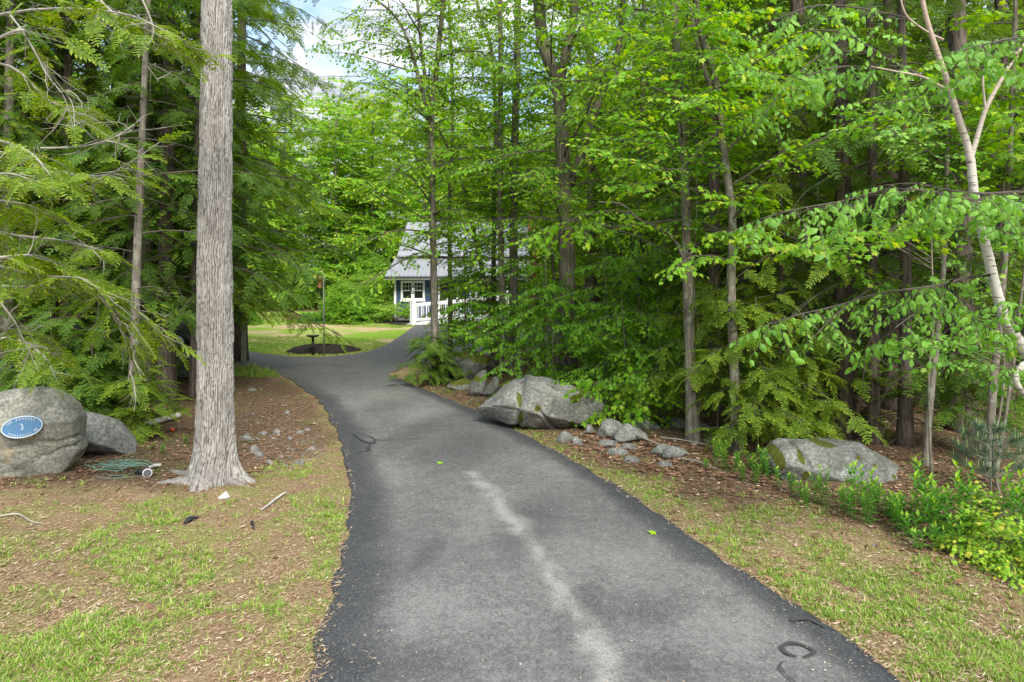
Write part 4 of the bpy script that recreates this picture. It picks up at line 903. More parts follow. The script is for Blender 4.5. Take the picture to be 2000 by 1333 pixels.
# --- understory saplings with flat leaf layers, and the young hemlocks near the ground
def under(name, label, px, py, h, seed, leafm='beech', sp='beech', nl=16, Lr=(.8, 1.6), w=4, scale=1.0, z0=.4, kind='maple', el=(-5, 15), azr=None, Y=None, step=.2, droop=.2):
    Y = Y or Yof(py); b = pxl(px, py, Y); b[2] = 0
    return tree(name, label, name.replace('_', ' '), [b, b + [.05, 0, h * .5], b + [0, .05, h]], w / 2 / F * Y, .006, 'bark_young', leafm, kind, z0, nl, Lr, seed, 'young trees under the wood', sp=sp, el=el, side=.5, step=step, scale=scale, sides=7, flare=.2, azr=azr, droop=droop, limb_r=.009)
under('beech_sapling', 'beech sapling with layered leaves behind the leaning rock slabs', 1075, 800, 2.2, 101, nl=12, Lr=(1.1, 2.0), Y=14.2)
under('beech_sapling', 'beech sapling spreading flat leaf tiers over the driveway edge', 975, 735, 2.0, 102, nl=13, Lr=(.9, 1.6), Y=16.6, z0=1.0)
under('beech_sapling', 'beech sapling left of the great forked trunk hiding its foot', 1065, 775, 3.0, 103, nl=11, Lr=(1.0, 1.9), Y=14.6)
under('beech_sapling', 'beech sapling right of the great forked trunk', 1180, 790, 3.2, 104, nl=12, Lr=(1.0, 2.0), Y=14.0)
under('beech_sapling', 'beech sapling behind the right end of the mossy boulder', 1215, 808, 2.2, 105, nl=12, Lr=(.8, 1.6), Y=12.6)
under('maple_sapling', 'small maple sapling drooping over the rocks beside the mossy boulder', 1262, 822, 1.0, 106, leafm='maple', sp='maple', nl=11, Lr=(.5, .9), Y=11.9, z0=.25, droop=.5)
under('maple_sapling', 'maple sapling between the mossy boulder and the tall slim maple', 1285, 800, 2.2, 107, leafm='maple', sp='maple_mid', nl=13, Lr=(.9, 1.7), Y=12.9)
under('maple_sapling', 'maple sapling in front of the house ramp with bright leaves', 922, 660, 2.6, 108, leafm='maple', sp='maple_mid', nl=24, Lr=(.8, 1.7), Y=20.6, w=4, z0=.5)
under('maple_sapling', 'taller maple sapling screening the right half of the house roof', 975, 690, 4.0, 119, leafm='maple', sp='maple_mid', nl=24, Lr=(.8, 1.7), Y=19.6, w=5, z0=1.4, el=(0, 35))
under('maple_sapling', 'slim maple sapling whose leaves veil the ramp railing', 905, 700, 3.4, 120, leafm='maple', sp='maple_mid', nl=14, Lr=(.6, 1.2), Y=19.0, w=4, z0=.8, el=(0, 30))
under('maple_sapling', 'maple sapling at the right of the house ramp', 1060, 672, 3.1, 109, leafm='maple', sp='maple_mid', nl=30, Lr=(1.0, 2.1), Y=22, w=4)
under('young_hemlock', 'small dark hemlock by the foot of the slender forked maple', 838, 752, 1.3, 110, leafm='hemlock', sp='hemlock', nl=20, Lr=(.4, .8), Y=16.2, z0=.2, kind='hemlock')
under('young_hemlock', 'low dark hemlock in front of the large mossy rock', 872, 742, .7, 111, leafm='hemlock', sp='hemlock', nl=12, Lr=(.5, .9), Y=16.9, z0=.15, kind='hemlock')
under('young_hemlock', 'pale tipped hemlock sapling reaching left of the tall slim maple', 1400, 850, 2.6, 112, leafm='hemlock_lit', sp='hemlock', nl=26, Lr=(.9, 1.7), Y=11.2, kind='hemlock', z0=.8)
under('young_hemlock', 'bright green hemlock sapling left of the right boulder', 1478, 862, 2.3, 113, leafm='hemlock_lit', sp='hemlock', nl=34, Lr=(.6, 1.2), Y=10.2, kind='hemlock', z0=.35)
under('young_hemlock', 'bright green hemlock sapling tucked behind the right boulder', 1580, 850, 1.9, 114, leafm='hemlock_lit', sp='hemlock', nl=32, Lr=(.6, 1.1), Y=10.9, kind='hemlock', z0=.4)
under('young_hemlock', 'shaded hemlock sapling behind the house number boulder', 95, 800, 2.0, 115, leafm='hemlock', sp='hemlock_mid', nl=34, Lr=(.7, 1.4), Y=11.5, kind='hemlock', z0=.3)
under('young_hemlock', 'hemlock sapling above the smaller left boulder', 175, 812, 1.6, 116, leafm='hemlock', sp='hemlock_mid', nl=30, Lr=(.6, 1.2), Y=11.4, kind='hemlock', z0=.4)
under('young_hemlock', 'hemlock seedling in front of the leaning reddish trunk', 262, 838, 1.1, 117, leafm='hemlock_lit', sp='hemlock', nl=20, Lr=(.35, .75), Y=11.0, kind='hemlock', z0=.3)
under('young_hemlock', 'shaded hemlock sapling among the dark trunks at the right', 1880, 880, 1.7, 118, leafm='hemlock', sp='hemlock_mid', nl=16, Lr=(.7, 1.3), Y=9.7, kind='hemlock', z0=.7)

# ------------------------------------------------------------------ background trees, copied
def proto(name, label, kind, leafm, sp, h, r0, z0, nl, Lr, seed, bark='bark', scale=1.0, step=.35, dead=0, droop=None, side=.5, el=(5, 45)):
    t = tree(name, label, 'tree', [np.array([0, 0, 0.]), np.array([.1, 0, h * .35]), np.array([-.1, .1, h * .7]), np.array([.1, 0, h])], r0, r0 * .3, bark, leafm, kind, z0, nl, Lr, seed, 'background trees', sp=sp, step=step, scale=scale, sides=8, dead=dead, side=side, droop=droop, el=el, limb_r=.016)
    t.location = (0, 0, 0); return t
PR = {
 'far_maple': [proto('maple_tree', '', 'maple', 'maple_bright', 'maple_far', 12, .13, .8, 62, (2.2, 4.2), 201 + k, scale=1.0, step=.40) for k in range(3)],
 'mid_maple': [proto('maple_tree', '', 'maple', 'maple', 'maple_mid', 13, .10, 2.2, 46, (1.5, 3.0), 211 + k, step=.3, scale=1.1) for k in range(4)],
 'hemlock': [proto('hemlock_tree', '', 'hemlock', 'hemlock', 'hemlock_far', 13, .15, 2.3, 70, (1.6, 3.2), 221 + k, 'bark_dark', step=.26, scale=1.1, dead=.1) for k in range(3)],
 'beech': [proto('beech_sapling', '', 'maple', 'beech', 'beech', 3.4, .02, .3, 24, (.9, 1.8), 231 + k, 'bark_young', step=.22, side=.5, el=(-5, 15)) for k in range(3)],
}
for t in PR['beech']: t['category'] = 'sapling'
used = set()
BG = []
def put(kind, x, y, s, label, group, r):
    P = PR[kind]; k = r.randint(len(P)); loc = tuple(at_ground(x, y, -.03)); rz = r.uniform(0, 6.28); sc = (s * r.uniform(.9, 1.1), s * r.uniform(.9, 1.1), s)
    if (kind, k) not in used:
        used.add((kind, k)); t = P[k]; t.location = loc; t.rotation_euler = (0, 0, rz); t.scale = sc; t['label'] = label; t['group'] = group; BG.append(t); return
    BG.append(copy_tree(P[k], loc, rz, sc, label, None, group))
def free(x, y, m=1.2):
    if float(drive_d(np.array([x]), np.array([y]))[0]) < m or float(poly_dist(LAWN, np.array([x]), np.array([y]))[0]) < m: return False
    if -9.5 < x < 3.5 and 31 < y < 46: return False
    if -17 < x < -9.5 and 19 < y < 27: return False
    return True
def fill(kind, box, n, s, label, group, seed, mind=1.6, m=1.4, extra=None):
    r = rng(seed); done = []; tries = 0
    while len(done) < n and tries < n * 40:
        tries += 1; x = r.uniform(box[0], box[1]); y = r.uniform(box[2], box[3])
        if abs(x) > .80 * y + 2 or not free(x, y, m) or any((x - a) ** 2 + (y - b) ** 2 < mind ** 2 for a, b in done): continue
        if extra and not extra(x, y): continue
        done.append((x, y)); put(kind, x, y, r.uniform(*s), label, group, r)
fill('far_maple', (-30, 6, 48, 58), 24, (1.1, 1.4), 'sunlit yellow green maple in the row beyond the lawn and the house roof', 'sunlit maples beyond the lawn', 301, 2.6)
fill('far_maple', (-44, 40, 60, 76), 22, (1.1, 1.35), 'pale distant broadleaf tree behind the sunlit maples', 'farthest broadleaf trees', 302, 4)
fill('far_maple', (4, 40, 34, 58), 26, (1.0, 1.35), 'broadleaf tree deep in the woods right of the house', 'broadleaf trees right of the house', 303, 2.8)
fill('mid_maple', (1.5, 17, 17.5, 33), 25, (.85, 1.15), 'slim leafy maple in the thick of the wood behind the mossy boulder', 'maples in the thick of the wood', 304, 1.8, 1.5)
fill('hemlock', (5, 24, 15, 30), 22, (.85, 1.15), 'dark hemlock crowd member behind the trunks on the right', 'dark hemlocks on the right', 305, 1.9)
fill('hemlock', (-24, -8, 13, 30), 22, (.8, 1.15), 'dark hemlock in the deep wood at the left', 'dark hemlocks at the left', 306, 2.0, 1.8)
fill('far_maple', (-40, -14, 34, 50), 14, (.9, 1.2), 'green broadleaf tree seen between the hemlocks at the left of the lawn', 'broadleaf trees left of the lawn', 307, 3)
fill('beech', (1.2, 13, 14, 25), 13, (.6, 1.0), 'leafy beech sapling on the wood floor behind the mossy boulder', 'beech saplings on the wood floor', 308, 1.2, 1.2)
fill('beech', (4, 24, 26, 42), 14, (.9, 1.4), 'leafy sapling far back among the trunks on the right', 'saplings far back on the right', 309, 1.6)
fill('beech', (-20, -7, 45.5, 50), 12, (.9, 1.3), 'leafy shrub sized sapling at the far edge of the lawn', 'saplings at the far lawn edge', 310, 1.2, .5)

MARKS = [(-900, 'beyond the left frame edge'), (120, 'above the number boulder'), (300, 'above the smaller left boulder'), (455, 'seen beside the shaggy trunk'), (560, 'over the grey post'), (680, 'over the mulch island'), (780, 'over the big round shrub'), (900, 'seen past the forked slender maple'),
         (1060, 'seen past the kinked maple'), (1150, 'behind the great forked trunk'), (1260, 'just right of the great trunk'), (1390, 'behind the tall slim maple'), (1500, 'behind the peeling maple'), (1640, 'above the speckled boulder left end'), (1780, 'above the speckled boulder right end'), (1900, 'behind the birch leaves'), (9999, 'at the right edge behind the birch')]
KIND = {'sunlit maples beyond the lawn': 'sunlit far row maple', 'farthest broadleaf trees': 'pale distant tree', 'broadleaf trees right of the house': 'deep wood maple', 'maples in the thick of the wood': 'slim leafy maple', 'dark hemlocks on the right': 'dark hemlock', 'dark hemlocks at the left': 'dark left hemlock',
        'broadleaf trees left of the lawn': 'green broadleaf tree', 'beech saplings on the wood floor': 'wood floor beech sapling', 'saplings far back on the right': 'far leafy sapling', 'saplings at the far lawn edge': 'shrubby lawn edge sapling'}
ORD = 'nearest,second nearest,third nearest,fourth nearest,fifth nearest,sixth nearest,seventh nearest,eighth nearest,ninth nearest,tenth nearest,eleventh,twelfth,thirteenth,fourteenth,fifteenth,farthest'.split(',')
bins = {}
for t in BG:
    x, y = t.location[0], t.location[1]; px = 1000 + x / y * F; mk = next(m for lim, m in MARKS if px < lim); bins.setdefault((t['group'], mk), []).append((y, t))
for (gp, mk), lst in bins.items():
    lst.sort(key=lambda q: q[0])
    for k, (_, t) in enumerate(lst): t['label'] = KIND[gp] + ' ' + mk + ('' if len(lst) == 1 else ', ' + ORD[min(k, 15)])
# ------------------------------------------------------------------ boulders and stones
def rock_mat(name, base, dark, light, moss=.0, warm=None, lichen=.4, seed=0):
    m, t, p, o = mat_new(name); V = objvec(t, loc=(seed, seed * .7, 0))
    n = noise(t, 26, 8, V, .72); b = noise(t, 2.4, 6, V, .6, dist=.5)
    c = ramp(t, n, [(.30, dark), (.5, base), (.70, light)])
    c = mixc(t, mth(t, 'MULTIPLY', ramp(t, b, [(.46, (0, 0, 0)), (.6, (1, 1, 1))]), .45), c, tuple(q * .6 for q in dark))
    if warm: c = mixc(t, mth(t, 'MULTIPLY', ramp(t, noise(t, 1.9, 6, objvec(t, (1, 1, 2.2), (seed + 3, 1, 0)), .6, dist=.4), [(.55, (0, 0, 0)), (.66, (1, 1, 1))]), .65), c, warm)
    c = mixc(t, mth(t, 'MULTIPLY', ramp(t, noise(t, 11, 5, objvec(t, loc=(seed + 9, 0, 0)), .7), [(.58, (0, 0, 0)), (.66, (1, 1, 1))]), lichen), c, (.42, .44, .38))
    c = mixc(t, ramp(t, noise(t, 90, 2, V, .7), [(.34, (.75, .75, .75)), (.42, (0, 0, 0))]), c, (.05, .05, .045))
    mo = attr(t, 'moss'); mn = noise(t, 9, 6, V, .7); k = mth(t, 'ADD', mo, mth(t, 'MULTIPLY', mth(t, 'SUBTRACT', mn, .5), .9))
    c = mixc(t, ramp(t, k, [(.46, (0, 0, 0)), (.56, (1, 1, 1))]), c, ramp(t, noise(t, 60, 4, V, .7), [(.3, (.035, .04, .008)), (.7, (.13, .14, .025))]))
    L(t, c, p.inputs['Base Color']); p.inputs['Roughness'].default_value = .95; p.inputs['Specular IOR Level'].default_value = .15
    bump(t, p, mth(t, 'ADD', n, mth(t, 'MULTIPLY', b, 1.5)), .8, .02); return m
M['rock'] = rock_mat('grey_granite', (.18, .18, .158), (.085, .085, .076), (.36, .36, .325), lichen=.45)
M['rock_warm'] = rock_mat('tan_streaked_granite', (.275, .27, .225), (.11, .11, .095), (.50, .485, .41), warm=(.38, .28, .14), lichen=.35, seed=4)
M['rock_dark'] = rock_mat('dark_mossy_granite', (.14, .14, .12), (.06, .06, .05), (.26, .26, .23), lichen=.25, seed=8)
M['stone'] = rock_mat('pale_fieldstone', (.17, .165, .15), (.09, .088, .08), (.28, .27, .25), lichen=.3, seed=12)
def profile_rock(name, label, top, bot, Y, depth, mat, seed, moss=(), facet=.05, N1=110, N2=90, power=2.4, tilt=0.0, cracks=(), group=None, planes=16, cut=(.70, .90)):
    """boulder: silhouette (photo pixels at distance Y) given thickness by superellipse sections"""
    r = rng(seed); tx = [q[0] for q in top]; u = np.linspace(0, 1, N1); px = tx[0] + (tx[-1] - tx[0]) * (.5 - .5 * np.cos(PI * u))
    Yc = Y + depth * .5; zt = np.array([pxl(0, q, Yc)[2] for q in np.interp(px, tx, [q[1] for q in top])]); zb = np.array([pxl(0, q, Y)[2] for q in np.interp(px, [q[0] for q in bot], [q[1] for q in bot])])
    x = (px - 1000) / F * (Y + .08 * depth); th = np.linspace(0, 2 * PI, N2, endpoint=False); e_ = 2 / power
    cs, sn = np.cos(th), np.sin(th); cs = np.sign(cs) * np.abs(cs) ** e_; sn = np.sign(sn) * np.abs(sn) ** e_
    dep = depth * np.sqrt(np.clip(1 - (2 * u - 1) ** 4 * .96, 0, 1)) * np.sqrt(np.clip((zt - zb) / max(zt - zb), .0, 1)) 
    mid, hf = (zt + zb) / 2, (zt - zb) / 2
    Z = mid[:, None] + hf[:, None] * sn[None]; Yy = Y + depth * .55 + dep[:, None] * cs[None] * (1 - .25 * np.clip(sn, 0, 1)[None]) + tilt * (Z - zb.min()); Xx = np.repeat(x[:, None], N2, 1)
    P = np.stack([Xx, Yy, Z], -1).reshape(-1, 3); c0 = P.mean(0)
    ext = np.array([(x[-1] - x[0]) / 2, depth, hf.max()]); pn = (P - c0) / ext; rc = rng(seed + 70)
    for _ in range(planes):                       # flat fracture faces
        nn = unit(rc.normal(0, 1, 3) * [1, 1.25, .8]); sup = np.max(pn @ nn); over = np.maximum(0, pn @ nn - sup * rc.uniform(*cut)); pn = pn - nn * over[:, None] * .93
    q0 = (P - c0) / ext
    for ax in (0, 2):                             # keep the traced width and height
        lo, hi, a0, a1 = pn[:, ax].min(), pn[:, ax].max(), q0[:, ax].min(), q0[:, ax].max(); pn[:, ax] = (pn[:, ax] - lo) / (hi - lo) * (a1 - a0) + a0
    P = c0 + pn * ext
    nrm = unit((P - c0) / np.array([(x[-1] - x[0]) / 2, depth, hf.max()]) ** 1.0)
    d1 = fbm(P[:, 0] * 1.6, P[:, 1] * 1.6, P[:, 2] * 2.0, seed, 5) - .5; q_ = vnoise(P[:, 0] * 2.6 + seed, P[:, 1] * 2.6, P[:, 2] * 3.2, seed + 5)
    rid = np.abs(fbm(P[:, 0] * 2.2 + 9, P[:, 1] * 2.2, P[:, 2] * 3.5, seed + 3, 4) - .5)
    dd = facet * (d1 * 2.2 + (np.round(q_ * 5) / 5 - .5) * .5 - rid * 1.2) + .010 * (fbm(P[:, 0] * 14, P[:, 1] * 14, P[:, 2] * 14, seed + 7, 3) - .5)
    for (cp, wd, dp) in cracks:
        W = np.array([[(a - 1000) / F * Y, pxl(0, b, Y)[2]] for a, b in cp]); dm = np.full(len(P), 9.)
        for A, B in zip(W[:-1], W[1:]):
            D_ = B - A; tt = np.clip(((P[:, 0] - A[0]) * D_[0] + (P[:, 2] - A[1]) * D_[1]) / (D_ @ D_), 0, 1); dm = np.minimum(dm, np.hypot(P[:, 0] - A[0] - tt * D_[0], P[:, 2] - A[1] - tt * D_[1]))
        dd = dd - dp * smooth(wd, 0, dm + .03 * (vnoise(P[:, 0] * 9, P[:, 2] * 9, 0, 3) - .5)) * (P[:, 1] < Y + depth * .6)
    P2 = P + nrm * dd[:, None]
    mo = np.zeros(len(P))
    for (a, b, ra, rb, front) in moss:
        X0, Z0 = (a - 1000) / F * Y, pxl(0, b, Y)[2]; f_ = np.exp(-(((P[:, 0] - X0) / (ra / F * Y)) ** 2 + ((P[:, 2] - Z0) / (rb / F * Y)) ** 2)); mo = np.maximum(mo, f_ * ((P[:, 1] < Y + depth * .75) if front else 1))
    base = np.array([x.mean(), Y + depth * .5, 0]); base[2] = float(gz(base[0], base[1]))
    i, j = np.meshgrid(np.arange(N1 - 1), np.arange(N2), indexing='ij'); i = i.ravel(); j = j.ravel(); k = (j + 1) % N2
    Fc = np.concatenate([np.stack([i * N2 + j, (i + 1) * N2 + j, (i + 1) * N2 + k], 1), np.stack([i * N2 + j, (i + 1) * N2 + k, i * N2 + k], 1)])
    nv = len(P2); P2 = np.vstack([P2, P2[:N2].mean(0), P2[nv - N2:].mean(0)]); mo = np.concatenate([mo, [0, 0]]); j = np.arange(N2); k = (j + 1) % N2
    Fc = np.vstack([Fc, np.stack([k, np.full(N2, nv), j], 1)[:, ::-1], np.stack([(N1 - 1) * N2 + j, (N1 - 1) * N2 + k, np.full(N2, nv + 1)], 1)[:, ::-1]])
    g = Geo(); g.add(P2, Fc); o = g.build(name, [M[mat]], None, True, base); o.location = tuple(base)
    at = o.data.attributes.new('moss', 'FLOAT', 'POINT'); at.data.foreach_set('value', mo.astype(np.float32))
    tag(o, label, 'boulder' if 'boulder' in name else 'rock', group); return o
GB = 'boulders beside the driveway'
BL = profile_rock('boulder', 'largest boulder at the far left carrying the blue oval house number plaque', [(-150, 905), (-130, 830), (-90, 775), (-40, 757), (20, 757), (62, 762), (78, 775), (90, 795), (108, 815), (122, 832), (128, 850), (129, 862)],
             [(-150, 930), (-100, 960), (0, 966), (45, 952), (72, 944), (95, 918), (115, 890), (129, 868)], 8.35, .62, 'rock_warm', 5, facet=.055, group=GB, power=2.2,
             cracks=[([(0, 880), (40, 876), (60, 868), (100, 872), (130, 862), (158, 856)], .05, .035), ([(70, 905), (105, 888), (150, 876)], .045, .035), ([(0, 935), (60, 905), (85, 880)], .035, .02)])
profile_rock('boulder', 'smaller grey boulder leaning right behind the number plaque boulder', [(98, 830), (115, 806), (140, 804), (170, 812), (195, 822), (220, 848), (238, 868), (249, 885)], [(98, 880), (140, 896), (170, 900), (205, 900), (230, 912), (249, 892)], 9.5, .5, 'rock_dark' if 0 else 'rock', 7,
             moss=[(225, 838, 16, 10, 0), (255, 868, 8, 20, 0), (200, 815, 30, 4, 0)], group=GB, facet=.04, cracks=[([(170, 868), (215, 880), (250, 885)], .04, .02)])
profile_rock('boulder', 'long mossy granite boulder at the right edge of the driveway', [(926, 806), (940, 797), (975, 778), (1000, 757), (1018, 745), (1030, 742), (1045, 732), (1062, 735), (1100, 748), (1135, 756), (1165, 768), (1180, 780), (1190, 792), (1192, 815)],
             [(926, 812), (960, 822), (1000, 834), (1030, 840), (1060, 843), (1100, 846), (1150, 840), (1192, 826)], 11.6, .85, 'rock', 9, moss=[(1012, 775, 6, 18, 1), (1015, 812, 7, 20, 1), (1150, 757, 34, 16, 0), (1175, 770, 18, 18, 0), (1126, 779, 15, 10, 1), (1140, 772, 10, 6, 1), (1048, 790, 8, 8, 1), (1118, 832, 6, 14, 1)],
             group=GB, facet=.06, power=2.1, cracks=[([(1040, 785), (1060, 805), (1075, 825), (1085, 838)], .05, .05), ([(930, 797), (1000, 795), (1060, 803), (1110, 806), (1150, 812)], .02, .015), ([(1020, 745), (1008, 790), (1012, 838)], .08, .05)])
profile_rock('boulder', 'speckled granite boulder on the right behind the leafy weeds', [(1503, 905), (1510, 890), (1530, 872), (1553, 863), (1580, 861), (1620, 860), (1680, 862), (1712, 876), (1745, 893), (1785, 915), (1812, 938), (1822, 958)],
             [(1503, 925), (1530, 950), (1560, 955), (1590, 972), (1650, 982), (1720, 984), (1822, 974)], 8.55, .6, 'rock', 13, moss=[(1562, 892, 7, 16, 1), (1566, 925, 6, 14, 1), (1525, 895, 10, 30, 1), (1620, 871, 28, 7, 0), (1640, 928, 13, 6, 1), (1672, 893, 5, 5, 1), (1700, 905, 5, 5, 1), (1735, 925, 5, 6, 1), (1685, 950, 5, 5, 1), (1720, 945, 5, 5, 1), (1655, 900, 4, 4, 1)],
             planes=9, cut=(.84, .95), group=GB, facet=.05, cracks=[([(1553, 868), (1570, 905), (1575, 950)], .07, .045)])
GS = 'rocks between the driveway and the wood'
profile_rock('rock', 'left one of two dark slabs leaning together behind the long boulder', [(911, 770), (920, 752), (940, 730), (948, 722), (957, 727), (957, 745), (950, 765)], [(911, 774), (925, 777), (938, 777), (950, 772)], 14.6, .28, 'rock_dark', 15, facet=.03, N1=50, N2=44, group=GS, moss=[(925, 740, 14, 8, 0)])
profile_rock('rock', 'right one of two dark slabs leaning together behind the long boulder', [(942, 772), (955, 752), (965, 738), (975, 736), (984, 748), (983, 762), (975, 775)], [(942, 776), (960, 779), (975, 779)], 14.5, .26, 'rock_dark', 16, facet=.03, N1=50, N2=44, group=GS)
profile_rock('rock', 'big moss covered dark rock behind the two slender maple stems', [(858, 730), (872, 705), (895, 692), (925, 685), (950, 690), (965, 712), (968, 735)], [(858, 740), (900, 748), (968, 748)], 16.9, .7, 'rock_dark', 17, facet=.07, N1=60, N2=50, group=GS, moss=[(905, 690, 60, 12, 0), (945, 700, 30, 12, 0)])
profile_rock('rock', 'flat mossy rock in front of the moss covered dark rock', [(868, 760), (885, 748), (905, 740), (925, 742), (932, 758)], [(868, 765), (900, 768), (932, 766)], 15.6, .4, 'rock_dark', 18, facet=.04, N1=50, N2=40, group=GS, moss=[(895, 745, 40, 10, 0)])
profile_rock('rock', 'dark rock ledge in the shade below the parked green car', [(335, 745), (340, 705), (360, 700), (378, 704), (392, 720), (395, 745)], [(335, 748), (395, 748)], 17.5, .6, 'rock_dark', 19, facet=.05, N1=50, N2=40, group=GS)
def stone(px, py, w, h, label, seed, mat='stone', name='rock', group=GS, moss=()):
    Y = Yof(py); top = [(px - w / 2, py - h * .15), (px - w * .36, py - h * .72), (px - w * .08, py - h), (px + w * .25, py - h * .85), (px + w * .44, py - h * .5), (px + w / 2, py)]
    r = rng(seed); top = [(a + (r.normal(0, w * .03) if 0 < k < 5 else 0), b + r.normal(0, h * .06)) for k, (a, b) in enumerate(top)]
    o = profile_rock(name, label, top, [(px - w / 2, py + 2), (px, py + 4), (px + w / 2, py + 3)], Y, w / F * Y * .42, mat, seed, facet=.05 * w / F * Y * 2, planes=9, N1=26, N2=24, power=2.3, group=group, moss=moss)
    dz = float(gz(o.location[0], o.location[1])); o.location[2] += dz - .02 - (0 if dz == 0 else 0) if False else 0; return o
for k, (px, py, w, h, lb, mt) in enumerate([
 (1195, 858, 62, 40, 'rounded grey rock touching the right end of the long boulder', 'rock'), (1235, 866, 70, 36, 'angular grey slab right of the rounded grey rock', 'rock'), (1262, 842, 60, 26, 'low grey rock half hidden by a maple sapling', 'rock'),
 (1128, 872, 22, 20, 'small pale round stone standing at the verge', 'stone'), (1105, 866, 34, 24, 'brown stained stone in the dead leaves below the long boulder', 'rock_dark'), (1155, 846, 26, 18, 'little grey stone wedged against the long boulder', 'stone'),
 (1188, 872, 40, 14, 'flat grey stone beside the pale round stone', 'stone'), (1228, 880, 34, 14, 'flat grey stone in the middle of the dead leaves', 'stone'), (1208, 890, 44, 14, 'low broad stone among dead leaves', 'rock'), (1234, 905, 34, 14, 'flat stone nearest the verge grass', 'stone'),
 (1296, 890, 46, 22, 'grey stone under the thin fallen branches', 'rock'), (1322, 896, 54, 26, 'blocky grey stone at the foot of the tall slim maple', 'rock'), (1300, 912, 30, 10, 'small flat stone in front of the thin fallen branches', 'stone'),
 (1392, 870, 44, 22, 'dark rock in the shade right of the tall slim maple', 'rock_dark'), (1334, 838, 60, 22, 'dark rock behind the tall slim maple', 'rock_dark'), (1372, 846, 40, 22, 'mossy dark stone deep under the hemlock saplings', 'rock_dark'), (1490, 856, 70, 20, 'long dark stone behind the peeling maple', 'rock_dark'),
 (1620, 985, 26, 14, 'small blue grey stone below the speckled boulder', 'stone'), (1712, 1072, 26, 8, 'white flat pebble in the right verge grass', 'stone'),
 (495, 886, 19, 14, 'pale stone right of the large shaggy trunk', 'stone'), (505, 892, 18, 10, 'grey stone touching the pale stone by the large trunk', 'stone'), (480, 862, 26, 14, 'stone half hidden behind the large shaggy trunk', 'rock'), (528, 908, 14, 8, 'small stone at the end of the stony strip', 'stone'),
 (588, 906, 12, 9, 'round pale cobble near the driveway edge', 'stone'), (579, 905, 9, 7, 'tiny cobble beside the round pale cobble', 'stone'), (524, 905, 14, 9, 'brown cobble in the stony strip', 'stone'), (585, 848, 16, 8, 'pale cobble in the upper stony strip', 'stone'), (513, 850, 18, 8, 'flat grey stone in the upper stony strip', 'stone'),
 (560, 808, 12, 6, 'small white stone by the upper driveway edge', 'stone'), (492, 764, 18, 6, 'flat pale stone on the dark soil behind the big trunk', 'stone'), (548, 895, 12, 8, 'stone at the middle of the stony strip', 'stone'), (607, 880, 18, 8, 'sunken stone at the driveway margin', 'stone'), (540, 846, 14, 8, 'knobby stone in the upper strip', 'stone'),
 (225, 858, 26, 14, 'rough grey stone between the left boulders and the log', 'stone'), (272, 836, 18, 14, 'pale lichen stone at the left end of the birch log', 'stone'), (565, 858, 10, 6, 'pebble above the round pale cobble', 'stone'), (600, 842, 12, 6, 'pebble at the bend of the driveway edge', 'stone')]):
    stone(px, py, w, h, lb, 400 + k, mt)
# pebbles nobody could count
g = Geo(); x, y, r = scatter_pts(1500, (-5.2, -2.6, 8.2, 14), lambda x, y: (drive_d(x, y) > .25) * (poly_dist(np.array([gflat(*p) for p in [(470, 900), (560, 915), (640, 900), (640, 850), (590, 780), (500, 760), (465, 780)]]), x, y) < 0) * (fbm(x * 2, y * 2, 0, 5) > .45), 55)
for a, b in zip(x, y):
    s_ = r.uniform(.008, .026); V = unit(r.normal(0, 1, (8, 3))); bm = bmesh.new(); [bm.verts.new(tuple(v)) for v in V]
    try:
        bmesh.ops.convex_hull(bm, input=bm.verts[:]); bmesh.ops.triangulate(bm, faces=bm.faces[:]); bm.verts.index_update()
        g.add(np.array([v.co[:] for v in bm.verts]) * s_ * [1, 1, .6] + [a, b, float(gz(a, b)) + .005], [[v.index for v in f.verts] for f in bm.faces])
    finally: bm.free()
tag(g.build('gravel', [M['stone']]), kind='stuff', label='scattered pebbles on the soil right of the big trunk', cat='gravel')
# ------------------------------------------------------------------ house, ramp, car and small things
def box(g, x0, x1, y0, y1, z0, z1, mat=0, bev=0.0):
    V = np.array([(x, y, z) for z in (z0, z1) for y in (y0, y1) for x in (x0, x1)], float)
    Fc = [(0, 2, 3), (0, 3, 1), (4, 5, 7), (4, 7, 6), (0, 1, 5), (0, 5, 4), (2, 6, 7), (2, 7, 3), (0, 4, 6), (0, 6, 2), (1, 3, 7), (1, 7, 5)]
    g.add(V, Fc, mat)
def boxobj(name, dims, mat, parent, bevel=0.0, label=None, origin=None):
    g = Geo(); 
    for d in (dims if isinstance(dims[0], (list, tuple)) else [dims]): box(g, *d)
    o = g.build(name, [mat], parent, origin=origin)
    if bevel: b = o.modifiers.new('b', 'BEVEL'); b.width = bevel; b.segments = 2
    if label: o['label'] = label
    return o
white = plain('white_paint', (.78, .78, .76), .5, var=.04); blue = plain('blue_clapboard', (.045, .075, .14), .6, var=.10, scale=3); glassm, tg, pg, og = mat_new('window_glass')
pg.inputs['Base Color'].default_value = (.02, .025, .022, 1); pg.inputs['Roughness'].default_value = .06; pg.inputs['Specular IOR Level'].default_value = .5
roofm = plain('ribbed_metal_roof', (.235, .24, .262), .45, metal=.15, var=.06, scale=2, spec=.5); soffit = plain('soffit_paint', (.50, .48, .44), .6); found = plain('concrete_footing', (.36, .34, .31), .9, bumps=.3)
